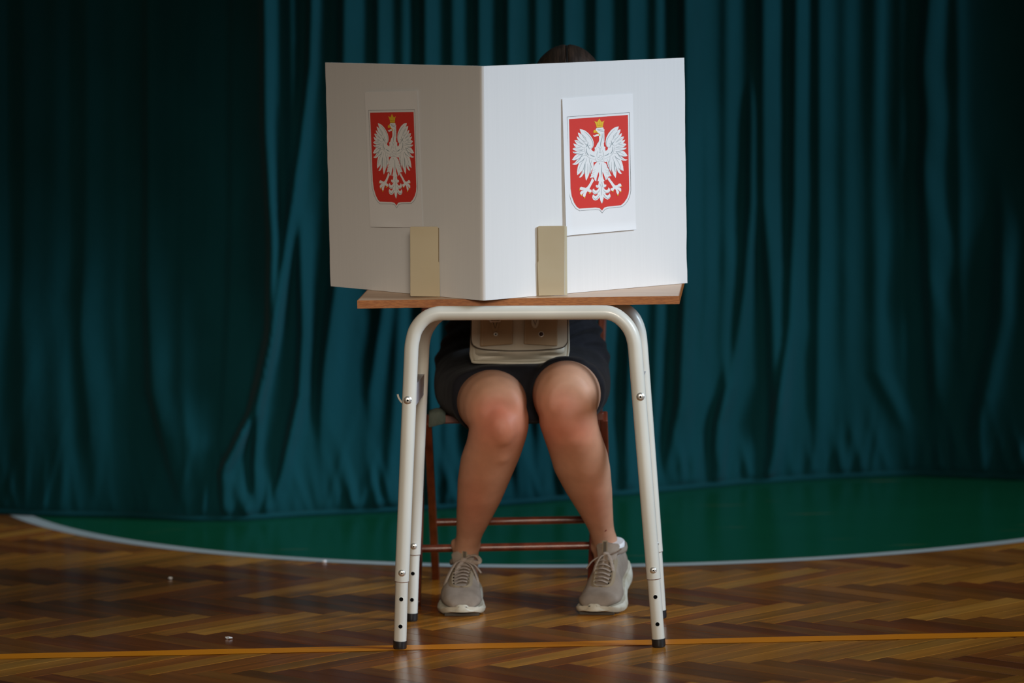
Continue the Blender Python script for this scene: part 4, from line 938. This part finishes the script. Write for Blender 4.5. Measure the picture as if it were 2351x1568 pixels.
# trainers ------------------------------------------------------------
def shoe(origin, yaw, pitch, roll, mirror, lab):
    """local frame: x lateral, y from heel(0) to toe(.275), z up. yaw 0 = toe towards camera"""
    Rm = Matrix.Rotation(yaw, 3, 'Z') @ Matrix.Rotation(pi, 3, 'Z')
    piv = Vector((0, .205, 0))
    Rp = Matrix.Rotation(pitch, 3, 'X'); Rr_ = Matrix.Rotation(roll, 3, 'Y')
    def T(x, y, z):
        p = Vector((x*mirror, y, z)); 
        k = 1.0
        # heel lifted: everything behind the ball turns about the ball line, toes stay flat
        if pitch:
            t = min(1, max(0, (.235-y)/.06)); q = p-piv; q = Matrix.Rotation(-pitch*t, 3, 'X') @ q; p = q+piv
            p = Rr_ @ p
        return origin + Rm @ p
    wid = lambda y: interp([0, .012, .04, .09, .14, .185, .215, .24, .258, .270, .276], [.018, .028, .034, .034, .040, .0485, .0495, .0455, .036, .022, .004], y)
    asym = lambda y: interp([0, .1, .19, .276], [0, -.002, .002, -.008], y)
    # sole
    so_ = MB(); rings = []
    ys = list(np.linspace(0.001, .2755, 34))
    for y in ys:
        w = wid(y)+.0045; cx = asym(y); rise = interp([0, .02, .05, .2, .245, .276], [.012, .003, 0, 0, .003, .012], y)
        top = interp([0, .03, .10, .17, .22, .25, .262, .276], [.042, .036, .032, .025, .021, .019, .018, .014], y)
        r = []
        for (fx, fz) in ((-.90, rise), (-.99, rise+.004), (-1.03, rise+.011), (-1.0, top*.75), (-.93, top), (0, top), (.93, top), (1.0, top*.75), (1.03, rise+.011), (.99, rise+.004), (.90, rise), (0, rise)):
            r.append(T(cx+fx*w, y, fz))
        rings.append(r)
    so_.loft(rings)
    # upper
    up = MB(); rings = []; N = 28
    for y in np.linspace(.004, .268, 40):
        w = wid(y)*.985-.001; cx = asym(y)
        top = interp([0, .01, .03, .05, .07, .095, .115, .135, .16, .185, .21, .235, .255, .268], [.070, .084, .088, .088, .096, .104, .102, .094, .083, .071, .060, .051, .041, .028], y)
        wt = interp([0, .03, .10, .13, .2, .268], [.72, .80, .78, .80, .92, .9], y)
        sq = interp([0, .1, .2, .268], [2.3, 2.2, 2.2, 2.2], y)
        r = []
        for k in range(N):
            a = 2*pi*k/N; ca, sa = cos(a), sin(a)
            zz = .014+(top-.014)*(0.5+0.5*abs(sa)**(2/sq)*(1 if sa > 0 else -1))
            wx = w*abs(ca)**(2/2.6)*(1 if ca > 0 else -1)
            taper = 1-(1-wt)*max(0, (zz-.03)/max(.01, top-.03)) if top > .05 else 1
            puff = 1+.03*noise.noise(Vector((y*45, k*.5, mirror*3)))
            r.append(T(cx+wx*taper*puff, y, zz))
        rings.append(r)
    up.loft(rings)
    uo = up.build('shoe', 'shoe', pers); uo['label'] = lab
    sob = so_.build('sole', 'sole', uo); bevel(sob, .002, 2); sob['label'] = 'cream rubber sole'
    # toe bumper: wave of sole rubber rising over the toe
    tb_ = MB(); rings = []
    for k in range(29):
        a = -1.15+2.3*k/28; yy = .2755-.030*(1-cos(a))*1.5; 
        hgt = .0165+.0100*math.exp(-(a/.40)**4)+.003*min(1, abs(a))
        x = asym(.26)+sin(a)*.040
        yb = .2765-abs(x-asym(.26))**2*14
        rings.append([T(x, yb+.002, .010), T(x, yb+.003, hgt*.6), T(x*.97, yb-.003, hgt), T(x*.95, yb-.012, hgt-.001), T(x*.95, yb-.012, .010)])
    tb_.loft(rings); tb_.build('toe_bumper', 'sole', uo)
    # outsole treads
    for y in (.04, .075, .11, .16, .19, .215, .24):
        t_ = MB(); w = wid(y)*.86; cx = asym(y)
        t_.hexa([T(cx-w, y, -.0012), T(cx+w, y, -.0012), T(cx+w, y+.016, -.0012), T(cx-w, y+.016, -.0012)], [T(cx-w, y, .005), T(cx+w, y, .005), T(cx+w, y+.016, .005), T(cx-w, y+.016, .005)])
        t_.build('tread', 'outs', uo, smooth=False)
    ztop = lambda y: interp([.05, .07, .095, .115, .135, .16, .185, .21, .235], [.088, .096, .104, .102, .094, .083, .071, .060, .051], y)
    def surf(x, y, off=0.0):                # approx. point on the instep surface
        w = wid(y)*.985; top = ztop(y); wt = interp([0, .03, .10, .13, .2, .268], [.72, .80, .78, .80, .92, .9], y)
        u = min(.98, abs(x-asym(y))/(w*wt)); zz = .014+(top-.014)*(0.5+0.5*(1-u**2.6)**(1/2.6))
        return T(x, y, zz+off)
    # eyestay (suede facing round the laces)
    es = MB(); 
    for s_ in (-1, 1):
        pts = [(s_*.019, .112), (s_*.020, .132), (s_*.0205, .155), (s_*.021, .180), (s_*.0195, .203), (s_*.011, .214), (0, .216)]
        P = bez([Vector((x+asym(y), y, 0)) for x, y in pts], 24)
        rings = []
        for p in P:
            rr = [surf(p.x-s_*.006, p.y, .0003), surf(p.x, p.y, .0030), surf(p.x+s_*.006, p.y, .0003)]
            rings.append(rr+[rr[1]-Vector((0, 0, .004))])
        es.loft(rings)
    es.build('eyestay', 'shoe2', uo)
    # laces across
    for i, y in enumerate((.138, .150, .162, .174, .186, .198)):
        l_ = MB(); k_ = .0175 - i*.0007; sl = .004
        P = [surf(asym(y)-k_*1.05, y-sl*.2, .0015), surf(asym(y)-k_*.5, y+sl*.2, .0048), surf(asym(y)+k_*.2, y+sl*.6, .0052), surf(asym(y)+k_*1.0, y+sl, .0015)]
        l_.tube(bez(P, 12), .0052, 10, flat=.38, up=(0, 0, 1)); l_.build('lace', 'lace', uo)
        for gp in (surf(asym(y)+k_*1.05, y+sl+.001, .0024), surf(asym(y)-k_*1.1, y-sl*.2+.001, .0024)): g_ = MB(); g_.ell(gp, .0022, .0022, .0018); g_.build('eyelet', 'hole', uo)
    # bow
    kn = surf(asym(.12), .128, .010)
    def off(dx, dy, dz): 
        v = T(dx, .128+dy, dz)-T(0, .128, 0); return kn+v
    b_ = MB(); b_.ell(kn, .0085, .007, .0062); b_.build('lace_knot', 'lace', uo)
    loops = ([(0, 0, 0), (.016, .012, -.004), (.031, .036, -.026), (.041, .056, -.052), (.037, .062, -.060), (.026, .048, -.046), (.012, .024, -.018), (0, 0, 0)],
             [(0, 0, 0), (-.014, -.008, .008), (-.028, -.004, .010), (-.038, .004, .004), (-.037, .010, -.004), (-.020, .006, -.004), (0, 0, 0)])
    if lab.startswith('right'):
        loops = ([(0, 0, 0), (.010, .008, .000), (.020, .026, -.018), (.027, .044, -.044), (.021, .050, -.052), (.012, .036, -.034), (.004, .014, -.010), (0, 0, 0)],
                 [(0, 0, 0), (-.012, .012, -.004), (-.022, .032, -.026), (-.018, .054, -.052), (-.008, .058, -.060), (-.003, .036, -.036), (-.001, .014, -.012), (0, 0, 0)])
    for lp in loops:
        b_ = MB(); b_.tube(bez([off(*q) for q in lp], 35), .0044, 8, flat=.42); b_.build('lace_loop', 'lace', uo)
    for q in ([(0, 0, 0), (-.014, .006, -.004), (-.030, .014, -.012), (-.042, .024, -.026)], [(0, 0, 0), (.012, -.004, .000), (.026, -.006, .004), (.036, -.010, .010)] if lab.startswith('right') else [(0, 0, 0), (-.020, .012, -.012), (-.034, .030, -.040), (-.036, .036, -.058)]):
        b_ = MB(); b_.tube(bez([off(*p) for p in q], 12), .0032, 8, flat=.5); b_.build('lace_end', 'lace', uo)
    # tongue and pull tab
    tg = MB(); rings = []
    for t, (y, z) in enumerate(((.140, .092), (.126, .102), (.115, .112), (.109, .120), (.107, .125))):
        w = (.021, .023, .026, .028, .024)[t]
        rings.append([T(-w, y-.010, z-.004), T(-w*.5, y, z), T(0, y+.002, z+.001), T(w*.5, y, z), T(w, y-.010, z-.004), T(w*.5, y-.007, z-.002), T(0, y-.006, z), T(-w*.5, y-.007, z-.002)])
    tg.loft(rings); bevel(tg.build('tongue', 'shoe', uo), .001)
    pt_ = MB(); x0 = -.004
    pt_.hexa([T(x0-.006, .122, .108), T(x0+.006, .122, .108), T(x0+.006, .120, .106), T(x0-.006, .120, .106)], [T(x0-.006, .111, .134), T(x0+.006, .111, .134), T(x0+.006, .109, .133), T(x0-.006, .109, .133)])
    po = pt_.build('pull_tab', 'shoe2', uo, smooth=False)
    pi_ = MB()
    pi_.hexa([T(x0-.0035, .1226, .111), T(x0+.0035, .1226, .111), T(x0+.0035, .120, .109), T(x0-.0035, .120, .109)], [T(x0-.0035, .1126, .1315), T(x0+.0035, .1126, .1315), T(x0+.0035, .110, .130), T(x0-.0035, .110, .130)])
    pi_.build('tab_print', 'bagd', uo, smooth=False)
    # collar: padded ring round the ankle
    cl_ = MB(); P = []
    for k in range(25):
        a = 2*pi*k/24; P.append(T(.031*cos(a), .060+.050*sin(a), interp([-1, 0, 1], [.092, .092, .104], sin(a))))
    rings = []
    for i, p in enumerate(P[:-1]):
        c_ = T(0, .060, .100); o_ = (p-c_); o_.z = 0; o_.normalize()
        rings.append([p+o_*.004*cos(t)+Vector((0, 0, .007*sin(t))) for t in [2*pi*q/8 for q in range(8)]])
    cl_.loft(rings, closed=True); cl_.build('collar', 'shoe', uo)
    sk = MB(); rings = []
    for z, g in ((.085, .90), (.102, .93), (.108, .93), (.110, .88)):
        rings.append([T(.031*g*cos(2*pi*k/20), .060+.046*g*sin(2*pi*k/20), z+.004*sin(2*pi*k/20)) for k in range(20)])
    sk.loft(rings); sk.build('sock', 'sock', uo)['label'] = 'white ankle sock edge'
    return uo
toeL = at(1058, 1417, z=0); toeR = at(1383, 1414, z=0)
print('TOES', toeL, toeR)
yl = R(-3); 
shoe(Vector((toeL.x+.012, toeL.y+.272, .0018)), yl, 0, 0, 1, 'left trainer in the photo, flat on the floor, large side lace loop')
yr = R(-13)
shoe(Vector((toeR.x+.048, toeR.y+.262, .0018)), yr, R(14), R(0), -1, 'right trainer in the photo, heel lifted off the floor')

# ------------------------------------------------------------------ handbag on the lap
BY = 10.84
bag = thing('handbag', 'pale grey-beige leather satchel with two buckled pockets on the lap', 'bag', at(1192, 832, Y=BY+.03))
def bagring(pts, Y0_, Y1_, m, name, par, bev=.004):
    P = [at(x, y, Y=Y0_) for x, y in pts]; n = len(P); Q = [p+Vector((0, Y1_-Y0_, 0)) for p in P]
    mb = MB(); mb.add(P+Q, [tuple(range(n)), tuple(range(n, 2*n))[::-1]]+[(i, (i+1) % n, n+(i+1) % n, n+i)[::-1] for i in range(n)])
    o = mb.build(name, m, par, smooth=True)
    if bev: bevel(o, bev, 3)
    return o
def rr(x0, y0, x1, y1, r, bulge=0):
    out = []
    for cx, cy, a0_ in ((x1-r, y0+r, -90), (x1-r, y1-r, 0), (x0+r, y1-r, 90), (x0+r, y0+r, 180)):
        for k in range(6): a = R(a0_+k*18); out.append((cx+r*cos(a), cy+r*sin(a)))
    return out
out = [(1084, 668), (1088, 660), (1298, 657), (1303, 665), (1305, 790), (1303, 818), (1300, 825), (1265, 829), (1228, 833.5), (1190, 834), (1130, 832), (1089, 831), (1083, 824), (1080, 812), (1080.5, 795)]
bb_ = bagring(out, BY, BY+.072, 'bag', 'bag_body', bag, .007)
pp = [at(x, y, Y=BY+.004) for x, y in [(1086, 700), (1082, 796), (1080.8, 812), (1084, 826), (1090, 831.5), (1130, 832.5), (1190, 834.5), (1228, 834), (1265, 829.5), (1299, 825.5), (1303, 815), (1305, 790), (1302, 700)]]
mb = MB(); mb.tube(bez(pp, 70), .0030, 8); mb.build('piping', 'bag', bag)
# belly of the front below the flap
mb = MB(); vs = []; fs = []
for i in range(25):
    u = i/24; x = 1090+u*206
    for j in range(9):
        v = j/8; y = 792+v*34-u*4*v+1.5*sin(u*pi)
        bul = .015*(sin(pi*min(1, v*1.05))**.6 if v*1.05 < 1 else 0)*(sin(pi*min(1, max(0, u)))**.35 if 0 < u < 1 else 0)
        dent = .008*math.exp(-((v-.76)/.13)**2)*(0.7+0.5*sin(u*9))
        vs.append(at(x, y, Y=BY-.0005-bul+dent))
for i in range(24):
    for j in range(8): k = i*9+j; fs.append((k, k+9, k+10, k+1))
mb.add(vs, fs); mb.build('front_gusset', 'bag', bag, fix=True)
flap = [(1085, 664), (1300, 661), (1302.5, 700), (1303, 775), (1301, 788), (1294, 796), (1280, 800), (1230, 804), (1170, 805), (1120, 802.5), (1098, 799), (1086, 792), (1082, 780), (1083, 720)]
fo = bagring(flap, BY-.020, BY-.0165, 'bag', 'flap', bag, .0012)
mb = MB(); P = [at(x, y, Y=BY-.0185) for x, y in flap[2:]]; mb.tube(bez(P, 60), .0017, 6); mb.build('flap_edge', 'bagd', fo)
# flap stands on the body: filler sides so it is attached at the top
mb = MB(); a_ = [at(1086, 664, Y=BY-.0165), at(1299, 661, Y=BY-.0165), at(1299, 661, Y=BY+.06), at(1086, 664, Y=BY+.06)]
mb.hexa([p-Vector((0, 0, .004)) for p in a_], a_); mb.build('flap_top', 'bag', bag, smooth=False)
for pts, bx, st_, by in (([(1104, 690), (1178, 688), (1177.5, 789.5), (1176, 790.5), (1105, 795.5), (1102, 795), (1102, 780)], (1136, 757), (1138, 767), 0),
                     ([(1206, 688), (1280, 690), (1280, 793), (1278.5, 794.5), (1204, 790), (1202.5, 789)], (1228, 749), (1242.5, 767), 1)):
    po = bagring(pts, BY-.030, BY-.0205, 'bagp', 'pocket', bag, .0018)
    # stitches
    st = MB()
    x0, x1 = pts[0][0]+(-1 if by else 3), pts[1][0]-3
    for q in range(30):
        y = 792-q*3.4
        for xx in (x0+1, x1): 
            c = at(xx, y-1.5, Y=BY-.0303); st.box(c, .0006, .0006, .0016)
    sto = st.build('stitching', 'bag', po, smooth=False)
    sx0, sy0 = bx
    strap = [(sx0-8, 680), (sx0+9, 680), (sx0+9, sy0-8), (sx0+7, sy0-1), (sx0+3, sy0+4), (sx0-1, sy0+4.5), (sx0-5, sy0+2), (sx0-8, sy0-5)]
    s_o = bagring(strap, BY-.036, BY-.0325, 'bagp' if by == 0 else 'bag', 'buckle_strap', po, .0009)
    v_ = MB(); v_.tube([at(sx0-6, sy0-22, Y=BY-.0362), at(sx0+1, sy0-3, Y=BY-.0362), at(sx0+7, sy0-22, Y=BY-.0362)], .0009, 6); v_.build('strap_groove', 'bagd', s_o)
    bk_ = MB(); k0 = [(sx0-11, sy0-19), (sx0+12, sy0-19), (sx0+12, sy0-44), (sx0-11, sy0-44), (sx0-11, sy0-19)]
    bk_.tube([at(x, y, Y=BY-.038) for x, y in k0], .0016, 8); bk_.build('buckle', 'chrome', po)
    sn = MB(); c = at(st_[0], st_[1], Y=BY-.030); nrm = Vector((0, -1, 0))
    if by == 0:
        sn.tube([c, c+nrm*.001, c+nrm*.0022, c+nrm*.0014], [.0055, .0054, .0042, .0030], 18); sn.build('snap_stud', 'chrome', po)
        s3 = MB(); s3.ell(c+nrm*.001, .0026, .0014, .0026); s3.build('stud_hole', 'hole', po)
    else:
        sn.tube([c, c+nrm*.001, c+nrm*.0012], [.0062, .0060, .0050], 18); sn.build('snap_stud', 'chrome', po)
        s3 = MB(); s3.ell(c+nrm*.002, .0050, .0030, .0050); M.setdefault('stud', mat('dark_stud', srgb(62, 40, 34), .15, .6)); s3.build('stud_cap', 'stud', po)
hd = MB(); hd.tube(bez([at(1140, 662, Y=BY+.02), at(1150, 640, Y=BY+.02), at(1192, 630, Y=BY+.02), at(1236, 640, Y=BY+.02), at(1246, 660, Y=BY+.02)], 30), .0055, 10); hd.build('handle', 'bag', bag)

# ------------------------------------------------------------------ crumbs of paper on the floor
for (x, y, s_, lab) in ((525, 1465, .0085, 'tiny torn white paper scrap on the parquet near the orange line'), (391, 1328, .0065, 'tiny white paper scrap on the shaded parquet at far left'), (745, 1289, .0065, 'tiny pale scrap lying against the white circle line')):
    p = at(x, y, z=0.002); mb = MB(); rk = random.Random(x); n = 9
    ring = [p+Vector((s_*cos(2*pi*k/n)*rk.uniform(.5, 1.1), s_*.8*sin(2*pi*k/n)*rk.uniform(.5, 1.1), rk.uniform(0, .003))) for k in range(n)]
    mb.add([p+Vector((0, 0, .004))]+ring+[q-Vector((0, 0, .0018)) for q in ring], [(0, 1+k, 1+(k+1) % n) for k in range(n)]+[(1+k, 1+n+k, 1+n+(k+1) % n, 1+(k+1) % n) for k in range(n)])
    tag(mb.build('paper_scrap', 'paper', None, smooth=False), lab, 'scrap', 'paper scraps on the floor')
